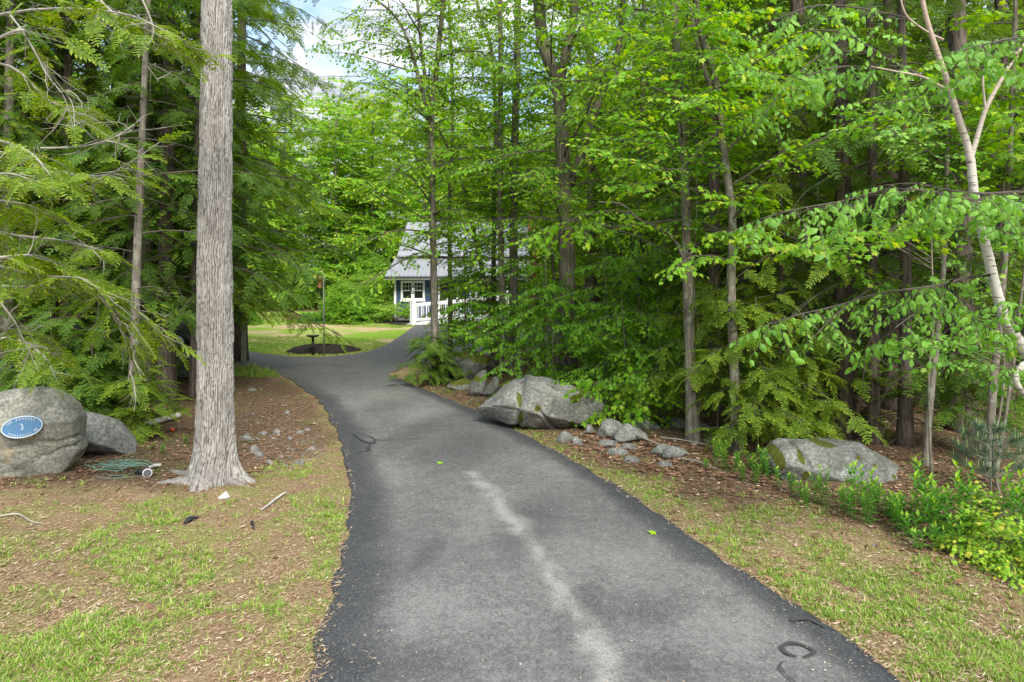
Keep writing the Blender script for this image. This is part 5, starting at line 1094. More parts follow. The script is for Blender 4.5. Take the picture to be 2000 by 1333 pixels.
def house():
    o0 = (-2.8, 39, 0); o0v = np.array(o0, float); root = empty('house', o0, 'dark blue clapboard house with pale ribbed metal roof beyond the lawn', 'house')
    XL, XR, YF = -6.35, .75, 37.0
    g = Geo()                                             # clapboard front and side as real overlapping courses
    nC = 18; z0 = .18; hC = .125
    for k in range(nC):
        z = z0 + k * hC
        box(g, XL, XR, YF - .03, YF + .0, z, z + .025); V = [(XL, YF - .03, z), (XR, YF - .03, z), (XR, YF - .005, z + hC), (XL, YF - .005, z + hC)]
        g.add(V, [(0, 1, 2), (0, 2, 3)])
        V = [(XL - .03, YF, z), (XL - .03, YF + 6, z), (XL - .005, YF + 6, z + hC), (XL - .005, YF, z + hC)]; g.add(V, [(1, 0, 3), (1, 3, 2)])
        box(g, XL - .03, XL, YF, YF + 6, z, z + .025)
    box(g, XL, XR, YF, YF + 6, z0, 2.45)
    g.build('wall', [blue], root, origin=o0v)
    g = Geo(); V = [(XR, YF, 2.45), (XR, YF + 6, 2.45), (XR, 41, 5.35), (XL, YF, 2.45), (XL, YF + 6, 2.45), (XL, 41, 5.35)]; g.add(V, [(0, 1, 2), (3, 5, 4)])
    g.build('gable', [blue], root, origin=o0v)
    boxobj('foundation', (XL - .02, XR + .02, YF - .01, YF + 6, -.1, .18), found, root, origin=o0v)
    def ribbed(name, xl0, xl1, xr, y0, z0, y1, z1, th=.05, pitch=.23):
        g = Geo(); n = int((xr - xl0) / (pitch / 4)); xs_ = np.linspace(0, 1, n + 1); ph = np.arange(n + 1) % 4; hz = np.where((ph == 1) | (ph == 2), .03, 0)
        A = np.stack([xl0 + (xr - xl0) * xs_, np.full(n + 1, y0), z0 + hz], 1); B = np.stack([xl1 + (xr - xl1) * xs_, np.full(n + 1, y1), z1 + hz], 1)
        V = np.vstack([A, B, A - [0, 0, th + .03], B - [0, 0, th + .03]]); m = n + 1; i = np.arange(n)
        Fc = np.vstack([np.stack([i, i + 1, i + m + 1], 1), np.stack([i, i + m + 1, i + m], 1), np.stack([i + 2 * m, i + 3 * m + 1, i + 2 * m + 1], 1), np.stack([i + 2 * m, i + 3 * m, i + 3 * m + 1], 1), np.stack([i, i + 2 * m, i + 2 * m + 1], 1), np.stack([i, i + 2 * m + 1, i + 1], 1)])
        g.add(V, Fc); g.add([A[0], B[0], B[0] - [0, 0, th + .03], A[0] - [0, 0, th + .03]], [(0, 1, 2), (0, 2, 3)]); g.add([A[-1], B[-1], B[-1] - [0, 0, th + .03], A[-1] - [0, 0, th + .03]], [(0, 2, 1), (0, 3, 2)])
        return g.build(name, [roofm], root, origin=o0v)
    ribbed('roof', -6.75, -6.65, 1.05, 36.2, 2.44, 38.85, 3.46); 
    up = ribbed('roof', -6.5, -6.3, 1.0, 38.6, 3.56, 41.1, 5.62)
    ribbed('roof', -6.3, -6.5, 1.0, 41.1, 5.60, 44.2, 2.6)
    ch = boxobj('chimney', (.95, 1.45, 40.3, 41.0, .0, 6.3), plain('brick_chimney', (.34, .13, .08), .9, var=.3, scale=9), root, origin=o0v)
    boxobj('fascia', [(-6.75, 1.05, 36.17, 36.2, 2.24, 2.36)], white, root, origin=o0v)
    boxobj('gutter', [(-6.78, 1.08, 36.06, 36.165, 2.34, 2.41)], plain('dark_gutter', (.03, .03, .035), .5), root, origin=o0v)
    boxobj('soffit', [(-6.72, 1.0, 36.2, 37.0, 2.24, 2.28)], soffit, root, origin=o0v)
    for x in (XL - .04, XR - .02): boxobj('corner_board', [(x, x + .12, YF - .045, YF + .08, .18, 2.24)], white, root, .004, origin=o0v)
    def window(x0, x1, z0, z1, n=2, grid=(3, 2)):
        y = YF - .045; t = .085; fr = [(x0, x1, y - .03, y + .03, z1 - t, z1), (x0, x1, y - .03, y + .03, z0, z0 + t), (x0, x0 + t, y - .03, y + .03, z0 + t, z1 - t), (x1 - t, x1, y - .03, y + .03, z0 + t, z1 - t)]
        if n == 2: xm = (x0 + x1) / 2; fr.append((xm - .06, xm + .06, y - .03, y + .03, z0 + t, z1 - t)); cells = [(x0 + t, xm - .06), (xm + .06, x1 - t)]
        else: cells = [(x0 + t, x1 - t)]
        w = boxobj('window', fr, white, root, .004, origin=o0v); gl = Geo(); sh = []
        for a, b in cells:
            box(gl, a, b, y + .008, y + .014, z0 + t, z1 - t); zm = (z0 + z1) / 2
            sh += [(a, b, y - .012, y + .006, zm - .025, zm + .025), (a, a + .03, y - .012, y + .006, z0 + t, z1 - t), (b - .03, b, y - .012, y + .006, z0 + t, z1 - t), (a + .03, b - .03, y - .012, y + .006, z0 + t, z0 + t + .03), (a + .03, b - .03, y - .012, y + .006, z1 - t - .03, z1 - t)]
            for k in range(1, grid[0]): xx = a + (b - a) * k / grid[0]; sh.append((xx - .01, xx + .01, y - .008, y + .006, zm + .025, z1 - t - .03))
            zz = (zm + z1 - t) / 2; sh.append((a + .03, b - .03, y - .010, y + .006, zz - .01, zz + .01))
        gl.build('pane', [glassm], w, origin=o0v); s_ = boxobj('sash', sh, white, w, origin=o0v)
        boxobj('sill', (x0 - .04, x1 + .04, y - .07, y + .02, z0 - .06, z0 - .002), white, w, .004, origin=o0v)
    window(-6.02, -4.72, 1.12, 2.18); window(-2.0, -.7, 1.12, 2.18)
    boxobj('door', [(-3.9, -3.0, YF - .05, YF - .02, .35, 2.2)], plain('dark_door', (.03, .035, .04), .4), root, .005, origin=o0v)
    boxobj('door_frame', [(-4.0, -3.9, YF - .07, YF - .02, .35, 2.23), (-3.0, -2.9, YF - .07, YF - .02, .35, 2.23)], white, root, .004, origin=o0v)
    for x in (-4.15, -2.25, -.3): boxobj('porch_post', [(x, x + .11, 36.25, 36.36, .4, 2.24)], white, root, .005, origin=o0v)
    boxobj('porch_floor', [(-4.3, .9, 36.1, 36.95, .26, .36)], plain('grey_deck', (.5, .5, .5), .6), root, .005, origin=o0v)
house()
def access_ramp():
    o0v = np.array([-3.5, 34.6, 0.]); root = empty('ramp', tuple(o0v), 'white accessibility ramp with baluster railings in front of the house', 'ramp')
    # low end at left, rising to the right, then back to the porch
    for k, (ya, yb) in enumerate(((34.2, 34.24), (35.46, 35.5))):
        g = Geo(); zf_ = lambda x: .05 + (x + 5.1) * .085
        X0, X1 = -5.05, .2
        V = [(X0, ya, zf_(X0) - .0), (X1, ya, zf_(X1) + .0), (X1, ya, zf_(X1) - .22), (X0, ya, -.02), (X0, yb, zf_(X0)), (X1, yb, zf_(X1)), (X1, yb, zf_(X1) - .22), (X0, yb, -.02)]
        g.add(V, [(0, 3, 2), (0, 2, 1), (4, 5, 6), (4, 6, 7), (0, 1, 5), (0, 5, 4), (3, 7, 6), (3, 6, 2)])
        g.build('side_skirt', [white], root, origin=o0v)
        rl = Geo(); V = []
        for zz in (.95, .86, .14):
            A = np.array([(X0, ya, zf_(X0) + zz), (X1, ya, zf_(X1) + zz)]); Vt, Ft = tube(A, .03 if zz > .9 else .02, 6); rl.add(Vt, Ft)
        rl.build('rail', [white], root, origin=o0v)
        for x in np.arange(X0, X1 + .01, 1.75):
            z = zf_(x); p_ = boxobj('post', (x - .055, x + .055, ya - .035, ya + .075, max(0, z - .2), z + 1.05), white, root, .006, origin=o0v)
            boxobj('post_cap', (x - .075, x + .075, ya - .055, ya + .095, z + 1.052, z + 1.09), white, p_, .01, origin=o0v)
        for x in np.arange(X0 + .125, X1, .125 if k == 0 else .25):
            boxobj('baluster', (x - .014, x + .014, ya + .004, ya + .032, zf_(x) + .15, zf_(x) + .9), white, root, origin=o0v)
    g = Geo(); zf_ = lambda x: .05 + (x + 5.1) * .085; X0, X1 = -5.4, .2
    g.add([(X0, 34.25, zf_(X0)), (X1, 34.25, zf_(X1)), (X1, 35.45, zf_(X1)), (X0, 35.45, zf_(X0)), (X0, 34.25, -.05), (X1, 34.25, zf_(X1) - .1), (X1, 35.45, zf_(X1) - .1), (X0, 35.45, -.05)], [(0, 1, 2), (0, 2, 3), (4, 6, 5), (4, 7, 6), (0, 4, 5), (0, 5, 1), (3, 2, 6), (3, 6, 7), (0, 3, 7), (0, 7, 4)])
    g.build('deck', [plain('pale_deck', (.6, .61, .62), .6)], root, origin=o0v)
access_ramp()
def lantern():
    b = at_ground(-4.92, 33.95); root = empty('lamp_post', tuple(b), 'white post with a black and white lantern at the foot of the ramp', 'lamp post')
    boxobj('post', (b[0] - .05, b[0] + .05, b[1] - .05, b[1] + .05, -.05, 1.55), white, root, .006, origin=b)
    blk = plain('black_metal', (.02, .02, .022), .4); gm = plain('lamp_glass', (.5, .52, .52), .15)
    g = Geo(); z = 1.55; n = 6
    for (r1, za, r2, zb) in ((.05, 0, .05, .05), (.13, .34, .02, .46), (.015, .46, .02, .52)):
        V, Fc = tube([b + [0, 0, z + za], b + [0, 0, z + zb]], [r1, r2], n); g.add(V, Fc)
    for k in range(6):
        a = k * PI / 3; P0 = b + [.06 * math.cos(a), .06 * math.sin(a), z + .05]; P1 = b + [.11 * math.cos(a), .11 * math.sin(a), z + .34]; V, Fc = tube([P0, P1], .008, 4); g.add(V, Fc)
    l = g.build('lantern', [blk], root, origin=b); g = Geo(); V, Fc = tube([b + [0, 0, z + .055], b + [0, 0, z + .335]], [.055, .1], 6); g.add(V, Fc); g.build('glass', [gm], l, origin=b)
lantern()
# parked car behind the left trunks
def car():
    o0 = np.array([-12.6, 23.6, .0]); root = empty('parked_car', tuple(o0), 'dark green car parked in the shade behind the left tree trunks', 'car')
    paint = plain('dark_green_paint', (.010, .035, .022), .25, var=.05, spec=.6); tyre = plain('tyre_rubber', (.015, .015, .015), .8); alloy = plain('alloy_rim', (.35, .35, .36), .35, metal=.8)
    side = [(-2.25, .42), (-2.25, .85), (-2.1, .98), (-1.15, 1.06), (-.55, 1.62), (.2, 1.7), (1.5, 1.66), (2.1, 1.1), (2.22, .9), (2.25, .45), (1.78, .38), (1.72, .62), (1.5, .74), (1.28, .62), (1.2, .36), (-1.1, .36), (-1.18, .62), (-1.4, .74), (-1.62, .62), (-1.7, .38)]
    g = Geo(); bm = bmesh.new(); W = .9; rings = []
    for yy, ins in ((-W, .06), (-W + .06, .0), (W - .06, .0), (W, .06)):
        rings.append([bm.verts.new((x * (1 - ins * .1), yy * (1 - (.16 if z > 1.15 else 0)), z - (ins * .3 if z > 1.15 else 0))) for x, z in side])
    for a, b in zip(rings[:-1], rings[1:]):
        for k in range(len(side)): bm.faces.new((a[k], a[(k + 1) % len(side)], b[(k + 1) % len(side)], b[k]))
    bm.faces.new(rings[0][::-1]); bm.faces.new(rings[-1]); bmesh.ops.recalc_face_normals(bm, faces=bm.faces[:]); bmesh.ops.triangulate(bm, faces=bm.faces[:]); bm.verts.index_update()
    g.add(np.array([v.co[:] for v in bm.verts]), [[v.index for v in f.verts] for f in bm.faces]); bm.free()
    g.build('body', [paint], root)
    for P in ([(-1.0, 1.1), (-.5, 1.55), (-.1, 1.58), (-.1, 1.1)], [(0, 1.1), (0, 1.58), (.85, 1.57), (.85, 1.1)], [(.95, 1.1), (.95, 1.57), (1.4, 1.54), (1.8, 1.12)]):
        g = Geo(); V = [(x, -W * (.99 if z < 1.15 else .845) - .014, z) for x, z in P] + [(x, -W * (.99 if z < 1.15 else .845) + .01, z) for x, z in P]; g.add(V, [(0, 3, 2), (0, 2, 1), (4, 5, 6), (4, 6, 7)] + [f for k in range(4) for f in ((k, (k + 1) % 4, (k + 1) % 4 + 4), (k, (k + 1) % 4 + 4, k + 4))]); g.build('window', [glassm], root)
    for x in (-1.4, 1.5):
        for s in (-1, 1):
            y = s * (W - .1); g = Geo(); V, Fc = tube([(x, y - .11, .34), (x, y - .09, .34), (x, y + .09, .34), (x, y + .11, .34)], [.31, .34, .34, .31], 24); g.add(V, Fc); w = g.build('wheel', [tyre], root, True)
            g = Geo(); V, Fc = tube([(x, y + s * .112, .34), (x, y + s * .125, .34)], [.2, .19], 20); g.add(V, Fc)
            for k in range(5): a = k * 2 * PI / 5; V, Fc = tube([(x, y + s * .13, .34), (x + .19 * math.cos(a), y + s * .128, .34 + .19 * math.sin(a))], [.03, .02], 4); g.add(V, Fc)
            g.build('rim', [alloy], w)
    for s in (-1, 1): boxobj('headlight', (-2.27, -2.14, s * .68 - .14, s * .68 + .14, .78, .92), plain('lamp_lens', (.6, .6, .6), .1), root, .02)
    for s in (-1, 1): boxobj('tail_light', (2.16, 2.27, s * .72 - .1, s * .72 + .1, .85, 1.05), plain('red_lens', (.3, .01, .01), .2), root, .02)
car()
# posts, poles, solar light, raised beds near the lawn
def post():
    b = G(476, 722); root = empty('post', tuple(b), 'weathered grey green wooden post at the left end of the lawn', 'post'); g = Geo(); zt = pxl(0, 628, b[1])[2]
    box(g, b[0] - .055, b[0] + .055, b[1] - .05, b[1] + .05, b[2] - .1, zt); o = g.build('shaft', [plain('weathered_post', (.22, .24, .19), .9, var=.25, scale=7, bumps=.4)], root, origin=b); m_ = o.modifiers.new('b', 'BEVEL'); m_.width = .008
    boxobj('cap', (b[0] - .065, b[0] + .065, b[1] - .06, b[1] + .06, zt + .002, zt + .04), M['bark'], root, .01, origin=b)
post()
def pole():
    b = at_ground((633 - 1000) / F * 21.6, 21.6, .1); root = empty('feeder_pole', tuple(b), 'thin grey pole standing in the mulch island with a reddish feeder', 'pole'); z = pxl(0, 545, b[1])[2]; mt = plain('galvanised_pole', (.25, .26, .26), .5, metal=.5)
    g = Geo(); V, Fc = tube([b + [0, 0, -.2], [b[0] - .02, b[1], z + .15]], [.022, .018], 8); g.add(V, Fc); V, Fc = tube(catmull([[b[0] - .02, b[1], z + .15], [b[0] - .04, b[1], z + .27], [b[0] - .12, b[1], z + .25], [b[0] - .14, b[1], z + .16]], 5), .008, 6); g.add(V, Fc); g.build('pole', [mt], root, True, b)
    c = np.array([b[0] - .14, b[1], z - .12]); g = Geo(); V, Fc = tube([c + [0, 0, -.16], c + [0, 0, -.14], c + [0, 0, .1], c + [0, 0, .12], c + [0, 0, .24]], [.1, .07, .06, .12, .01], 12); g.add(V, Fc); g.build('feeder', [plain('red_feeder', (.30, .10, .05), .6)], root, True, b)
pole()
def solar():
    b = at_ground((611 - 1000) / F * 21.9, 21.9, .1); root = empty('solar_light', tuple(b), 'short black solar spot light in the mulch island', 'garden light'); blk = plain('black_plastic', (.018, .018, .02), .5); z = pxl(0, 657, b[1])[2]
    g = Geo(); V, Fc = tube([b + [0, 0, -.2], [b[0], b[1], z - .05]], [.05, .04], 10); g.add(V, Fc); g.build('stem', [blk], root, True, b)
    g = Geo(); V, Fc = tube([[b[0], b[1], z - .05], [b[0], b[1], z], [b[0], b[1], z + .03]], [.05, .2, .21], 16); g.add(V, Fc); g.build('head', [blk], root, True, b)
solar()
timber = plain('reddish_timber', (.26, .13, .085), .9, var=.3, scale=6, bumps=.3)
def bedframe(px0, px1, py, label, hz, rot=0.0, sag=0):
    Y = Yof(py); x0, x1 = (px0 - 1000) / F * Y, (px1 - 1000) / F * Y; c = np.array([(x0 + x1) / 2, Y + .5, 0]); root = empty('raised_bed', tuple(c), label, 'raised bed', 'timber raised beds'); root.rotation_euler = (0, 0, rot)
    h = hz; w = (x1 - x0) / 2; d = .55
    for nm, dm in (('front_board', (-w, w, -d, -d + .05, -.03, h)), ('back_board', (-w, w, d - .05, d, -.03, h)), ('end_board', (-w - .05, -w - .002, -d, d, -.03, h)), ('end_board', (w + .002, w + .05, -d, d, -.03, h))): boxobj(nm, dm, timber, root, .006)
    g = Geo(); box(g, -w + .01, w - .01, -d + .052, d - .052, -.02, h - .08); g.build('soil', [mm], root)
bedframe(628, 655, 624, 'rightmost reddish timber raised bed at the far lawn edge', .28)
bedframe(590, 618, 625, 'middle reddish timber raised bed at the far lawn edge', .24, .12); bedframe(562, 584, 626, 'leftmost reddish timber raised bed at the far lawn edge', .28, -.06)
g = Geo(); Y = Yof(628); A = pxl(592, 626, Y); B = pxl(636, 617, Y); A[2] = .06; B[2] = .32; V, Fc = tube([A, B], .05, 4); g.add(V, Fc); tag(g.build('plank', [timber]), 'loose timber plank leaning across the raised beds', 'plank')
# shrubs in front of the house
def shrub(name, label, c, rad, h, leafm, sp, n, seed, z0=.1, stems=6, scale=.8, stemm='twig_dark'):
    b = at_ground(c[0], c[1]); root = empty(name, tuple(b), label, 'shrub'); g = Geo(); cr_ = Geo(); r = rng(seed)
    for k in range(n):
        a = r.uniform(0, 6.28); el_ = math.acos(r.uniform(0, .98)); L_ = r.uniform(.6, 1.0); P1 = b + np.array([math.cos(a) * math.sin(el_) * rad, math.sin(a) * math.sin(el_) * rad * .9, z0 + (h - z0) * math.cos(el_)]) * L_
        if k < stems * 3: V, Fc = tube(catmull([b + r.normal(0, .05, 3) * [1, 1, 0], (b + P1) / 2 + [0, 0, h * .1], P1], 4), np.linspace(.018, .004, 9), 5); g.add(V, Fc)
        d = unit(P1 - b + r.normal(0, .3, 3)); Q = limb_path(P1 - d * .25, math.atan2(d[1], d[0]), math.asin(np.clip(d[2] * .8, -1, 1)), .5, r, .5, .1, 5)
        dress(cr_, Q, r, 'x', sp, .5, .004, .1, .6, .12, scale=scale, secr=.002)
    g.build('stem', [M[stemm]], root, True, b); cr_.build('foliage', [M[leafm], M['twig_dark']], root, False, b)
shrub('shrub', 'large rounded dark green rhododendron like shrub left of the house wall', (-8.55, 35.4), 1.25, 1.75, 'maple', 'beech', 170, 501, scale=.9)
shrub('shrub', 'tall bright green shrub crown behind the rounded shrub by the house', (-8.3, 37.2), 1.5, 2.7, 'maple_bright', 'maple_mid', 150, 502, z0=.8, scale=1.0)
shrub('shrub', 'small bare stemmed shrub with yellow green top under the house window', (-6.05, 35.7), .75, 1.15, 'lime', 'beech', 46, 503, z0=.65, scale=.6, stemm='twig')
shrub('fern', 'spreading fern like green plant left of the rounded shrub', (-10.3, 35.8), .8, .6, 'weed', 'beech', 50, 504, scale=.8)
shrub('shrub', 'low green shrub at the far left end of the lawn', (-14.3, 34.5), 1.4, 1.2, 'beech', 'beech', 110, 505, scale=.9)
shrub('shrub', 'dark low plant beside the ramp skirt', (-2.6, 33.3), .5, .5, 'beech', 'beech', 34, 506, scale=.5)

# blue oval plaque on the big left boulder
def plaque():
    from mathutils.bvhtree import BVHTree
    mb = BL.data; bv = BVHTree.FromPolygons([tuple(np.array(v.co[:]) + BL.location) for v in mb.vertices], [tuple(q.vertices) for q in mb.polygons])
    hits = []
    for dx_ in (-26, -13, 0, 13, 26):
        for dy_ in (-14, 0, 14):
            d_ = Vector(pxl(48 + dx_, 833 + dy_, 1.0) - np.array([0, 0, H])).normalized(); h_ = bv.ray_cast(Vector((0, 0, H)), d_)[0]
            if h_: hits.append(np.array(h_))
    hits = np.array(hits); q_ = hits.mean(0); A_ = np.linalg.lstsq(np.c_[hits[:, 0] - q_[0], hits[:, 2] - q_[2], np.ones(len(hits))], hits[:, 1], rcond=None)[0]
    res = (hits[:, 1] - (A_[0] * (hits[:, 0] - q_[0]) + A_[1] * (hits[:, 2] - q_[2]) + A_[2])).min()
    yaw, lean = math.atan(np.clip(A_[0], -.5, .5)), math.atan(np.clip(A_[1], -.6, .6))
    c = np.array([q_[0], A_[2] + res - .02, q_[2]]); root = empty('house_number_plaque', tuple(c), 'blue oval plaque with silver rim and raised lettering on the big left boulder', 'sign'); root.matrix_world = Matrix.Translation(Vector(c)) @ Matrix.Rotation(yaw, 4, 'Z') @ Matrix.Rotation(-lean, 4, 'X') @ Matrix.Rotation(math.radians(-8), 4, 'Y')
    a_, b_ = .215, .128; bl = plain('plaque_blue', (.085, .19, .33), .45, var=.05); sv = plain('silver_paint', (.55, .62, .66), .4, var=.04)
    def disc(g, a, b, y0, y1, n=64):
        t = np.linspace(0, 2 * PI, n, endpoint=False); A = np.stack([a * np.cos(t), np.full(n, y0), b * np.sin(t)], 1); B = A.copy(); B[:, 1] = y1; V = np.vstack([A, B, [[0, y0, 0]], [[0, y1, 0]]]); i = np.arange(n); j = (i + 1) % n
        g.add(V, np.vstack([np.stack([i, i + n, j + n], 1), np.stack([i, j + n, j], 1), np.stack([i, j, np.full(n, 2 * n)], 1), np.stack([j + n, i + n, np.full(n, 2 * n + 1)], 1)]))
    g = Geo(); disc(g, a_ * .985, b_ * .985, -.010, .05); g.build('plate', [bl], root)
    t = np.linspace(0, 2 * PI, 72); g = Geo(); V, Fc = tube(np.stack([a_ * np.cos(t), np.full(72, -.010), b_ * np.sin(t)], 1), .006, 8, False); g.add(V, Fc); g.build('rim', [sv], root, True)
    def letters(txt, size, ang0, ang1, ka, inward, nm):
        vs, fs, n0 = [], [], 0; bm = bmesh.new()
        for k, ch in enumerate(txt):
            if ch == ' ': continue
            an = ang0 + (ang1 - ang0) * k / max(1, len(txt) - 1)
            x, z = a_ * ka * math.cos(an), b_ * ka * math.sin(an); nrm_ = math.atan2(z / b_ ** 2, x / a_ ** 2); rot = (nrm_ - PI / 2) if not inward else (nrm_ + PI / 2)
            if len(txt) == 1: x = z = 0; rot = 0
            cu = bpy.data.curves.new('t', 'FONT'); cu.body = ch; cu.size = size; cu.align_x = 'CENTER'; cu.align_y = 'CENTER'; cu.extrude = .002; cu.offset = 0
            ob = bpy.data.objects.new('t', cu); COL.objects.link(ob); bpy.context.view_layer.update(); dg = bpy.context.evaluated_depsgraph_get(); me_ = bpy.data.meshes.new_from_object(ob.evaluated_get(dg))
            Mx = Matrix.Translation((x, -.014, z)) @ Matrix.Rotation(-rot, 4, 'Y') @ Matrix.Rotation(PI / 2, 4, 'X') @ Matrix.Diagonal((.72, 1, 1, 1)); me_.transform(Mx); bm.from_mesh(me_)
            bpy.data.objects.remove(ob); bpy.data.curves.remove(cu); bpy.data.meshes.remove(me_)
        me_ = bpy.data.meshes.new(nm); bm.to_mesh(me_); bm.free(); me_.materials.append(sv); o = bpy.data.objects.new(nm, me_); COL.objects.link(o); o.parent = root
    letters('THE KRAUSES', .047, math.radians(148), math.radians(38), .80, False, 'name_lettering')
    letters('PENDERGAST RD', .044, math.radians(212), math.radians(328), .82, True, 'road_lettering')
    letters('3', .105, 0, 0, 0, False, 'number')
    return root
PLQ = plaque()
# birch log, ball, cord with lamp, sticks
def tube_thing(name, label, cat, P, rad, mat, sides=10, n=6, nub=None, cut=None):
    P = [np.array(p) for p in P]; b = np.mean(P, 0); C = catmull(P, n); g = Geo(); V, Fc = tube(C, np.interp(np.linspace(0, 1, len(C)), np.linspace(0, 1, len(rad)), rad), sides); g.add(V, Fc)
    if nub: [nub_(g, C) for nub_ in nub]
    o = g.build(name, [mat], None, True, b); o.location = tuple(b); return tag(o, label, cat)
lg = lambda px, py, dz: G(px, py, dz)
tube_thing('birch_log', 'fallen white birch log on the needles left of the large trunk', 'log', [lg(279, 836, .05), lg(300, 831, .06), lg(325, 825, .07), lg(352, 820, .09)], [.045, .055, .055, .05], M['birch_bark'] if 'birch_bark' in M else white, 14)
tube_thing('birch_stick', 'short cut piece of white birch beside the cord tangle', 'stick', [lg(291, 918, .03), lg(302, 915, .035), lg(314, 914, .035)], [.02, .022, .022], M['birch_bark'], 10)
tube_thing('white_stick', 'slender barkless white stick lying near the driveway', 'stick', [lg(510, 1000, .02), lg(525, 990, .025), lg(540, 978, .025), lg(559, 966, .03)], [.008, .013, .015, .012], plain('bleached_wood', (.38, .36, .32), .8), 8)
tube_thing('stick', 'thin dead stick in the soil below the number boulder', 'stick', [lg(0, 1012, .02), lg(35, 1010, .03), lg(60, 1022, .02), lg(85, 1026, .015)], [.012, .010, .008, .004], M['twig'], 7)
tube_thing('fallen_branch', 'longer pale fallen branch across the stones by the tall slim maple', 'branch', [lg(1216, 838 + 0, .02) + [0, 0, .12], lg(1240, 866, .15), lg(1285, 880, .1), lg(1346, 894, .05)], [.016, .015, .012, .006], M['twig'], 7)
tube_thing('fallen_branch', 'thin straight fallen branch passing in front of the slim maple trunk', 'branch', [lg(1288, 862, .06), lg(1330, 868, .07), lg(1370, 873, .05), lg(1404, 880, .03)], [.010, .010, .008, .005], M['twig'], 7)
tube_thing('fallen_branch', 'slender fallen branch among the nettles right of the stones', 'branch', [lg(1330, 902, .04), lg(1360, 908, .05), lg(1400, 920, .03)], [.014, .011, .006], M['twig'], 7)
tube_thing('fallen_branch', 'grey fallen branch leaning toward the right hemlock trunks', 'branch', [lg(1815, 870, .55), lg(1870, 885, .35), lg(1930, 905, .12)], [.014, .012, .006], M['twig'], 7)
def ico(name, label, cat, c, r_, mat, sub=3, sc=(1, 1, 1)):
    bm = bmesh.new(); bmesh.ops.create_icosphere(bm, subdivisions=sub, radius=r_); me_ = bpy.data.meshes.new(name); 
    for v in bm.verts: v.co = Vector((v.co.x * sc[0], v.co.y * sc[1], v.co.z * sc[2]))
    for f in bm.faces: f.smooth = True
    bm.to_mesh(me_); bm.free(); me_.materials.append(mat); o = bpy.data.objects.new(name, me_); COL.objects.link(o); o.location = tuple(c); return tag(o, label, cat)
ico('ball', 'small orange red ball on the needles below the birch log', 'ball', lg(337, 843, .026), .032, plain('orange_ball', (.70, .07, .025), .5, var=.05))
def cord():
    b = G(235, 922, .02); m_ = plain('green_cord', (.13, .24, .18), .6, var=.2); r = rng(9); g = Geo()
    for k in range(11):
        P = []; c = b + [r.normal(-.02, .10), r.normal(0, .06), 0]; ra = r.uniform(.08, .24); ph = r.uniform(0, 6.28); el_ = r.uniform(.35, .7)
        for q in range(9): a = ph + q * r.uniform(.5, .75); P.append(c + np.array([ra * math.cos(a) * 1.5, ra * math.sin(a) * el_, .03 + .055 * abs(math.sin(a * 1.3 + k)) + .02 * r.rand()]))
        C = catmull(P, 4); V, Fc = tube(C, .0042, 5); g.add(V, Fc)
    for P in ([(187, 936), (215, 938), (250, 936), (285, 932)], [(200, 928), (230, 932), (262, 925), (275, 905)], [(235, 905), (233, 915), (240, 925)]):
        V, Fc = tube(catmull([G(a, q, .02) for a, q in P], 6), .0045, 5); g.add(V, Fc)
    o = g.build('electric_cord', [m_], None, True, b); o.location = tuple(b); tag(o, 'tangle of thin green cord on the ground by the smaller left boulder', 'cord')
    c = G(288, 932, .055); root = empty('spotlight', tuple(c), 'fallen black garden spotlight with white ring beside the cord tangle', 'garden light'); blk = plain('spotlight_black', (.02, .02, .022), .5); d = unit(np.array([.5, -1, .05]))
    g = Geo(); V, Fc = tube([c - d * .10, c - d * .07, c - d * .01, c + d * .02], [.03, .045, .055, .055], 18); g.add(V, Fc); V, Fc = tube([c - d * .04 + [-.02, 0, 0], c + [-.16, .05, -.01]], [.03, .035], 8); g.add(V, Fc); g.build('housing', [blk], root, True, c)
    g = Geo(); V, Fc = tube([c + d * .021, c + d * .032], [.057, .055], 22); g.add(V, Fc); g.build('ring', [plain('white_ring', (.7, .7, .7), .4)], root, False, c)
    g = Geo(); V, Fc = tube([c + d * .033, c + d * .036], [.046, .046], 18); g.add(V, Fc); g.build('lens', [plain('dark_lens', (.12, .12, .13), .15)], root, False, c)
cord()
g = Geo(); c = G(437, 975, 0); V = np.array([(-.06, 0, -.03), (.06, .02, -.03), (.05, .1, -.02), (-.05, .09, -.02), (.015, .03, .085), (.075, -.01, .03), (-.075, -.005, .015), (.0, -.03, .015)]); bm = bmesh.new(); [bm.verts.new(tuple(v)) for v in V]; bmesh.ops.convex_hull(bm, input=bm.verts[:]); me_ = bpy.data.meshes.new('white_stone'); bm.to_mesh(me_); bm.free()
me_.materials.append(plain('white_quartz', (.40, .385, .35), .7, var=.15, scale=18, bumps=.3)); o = bpy.data.objects.new('white_stone', me_); COL.objects.link(o); o.location = tuple(c); tag(o, 'pointed white stone at the foot of the large shaggy trunk', 'stone')
blk = plain('black_scrap', (.02, .02, .022), .6)
tube_thing('plastic_scrap', 'crumpled black plastic piece on the soil left of the white stick', 'scrap', [lg(361, 1026, .02), lg(370, 1021, .035), lg(380, 1016, .02), lg(388, 1012, .015)], [.02, .03, .015, .006], blk, 8)
tube_thing('plastic_hook', 'small black plastic hook right of the crumpled piece', 'scrap', [lg(492, 1024, .02), lg(494, 1030, .035), lg(495, 1036, .02)], [.018, .012, .01], blk, 7)
# rotten chips at the foot of the trunk
g = Geo(); r = rng(3); c = G(462, 938, 0)
for k in range(150):
    p = c + [r.normal(0, .07), r.normal(0, .05), abs(r.normal(0, .06))]; d = unit(r.normal(0, 1, 3)); V, Fc = segs([p], [p + d * r.uniform(.02, .06)], .010, .004); g.add(V, Fc, 0, r.rand())
tag(g.build('rotten_wood', [M['dead']]), 'heap of crumbled red brown rotten wood against the large trunk', 'wood')
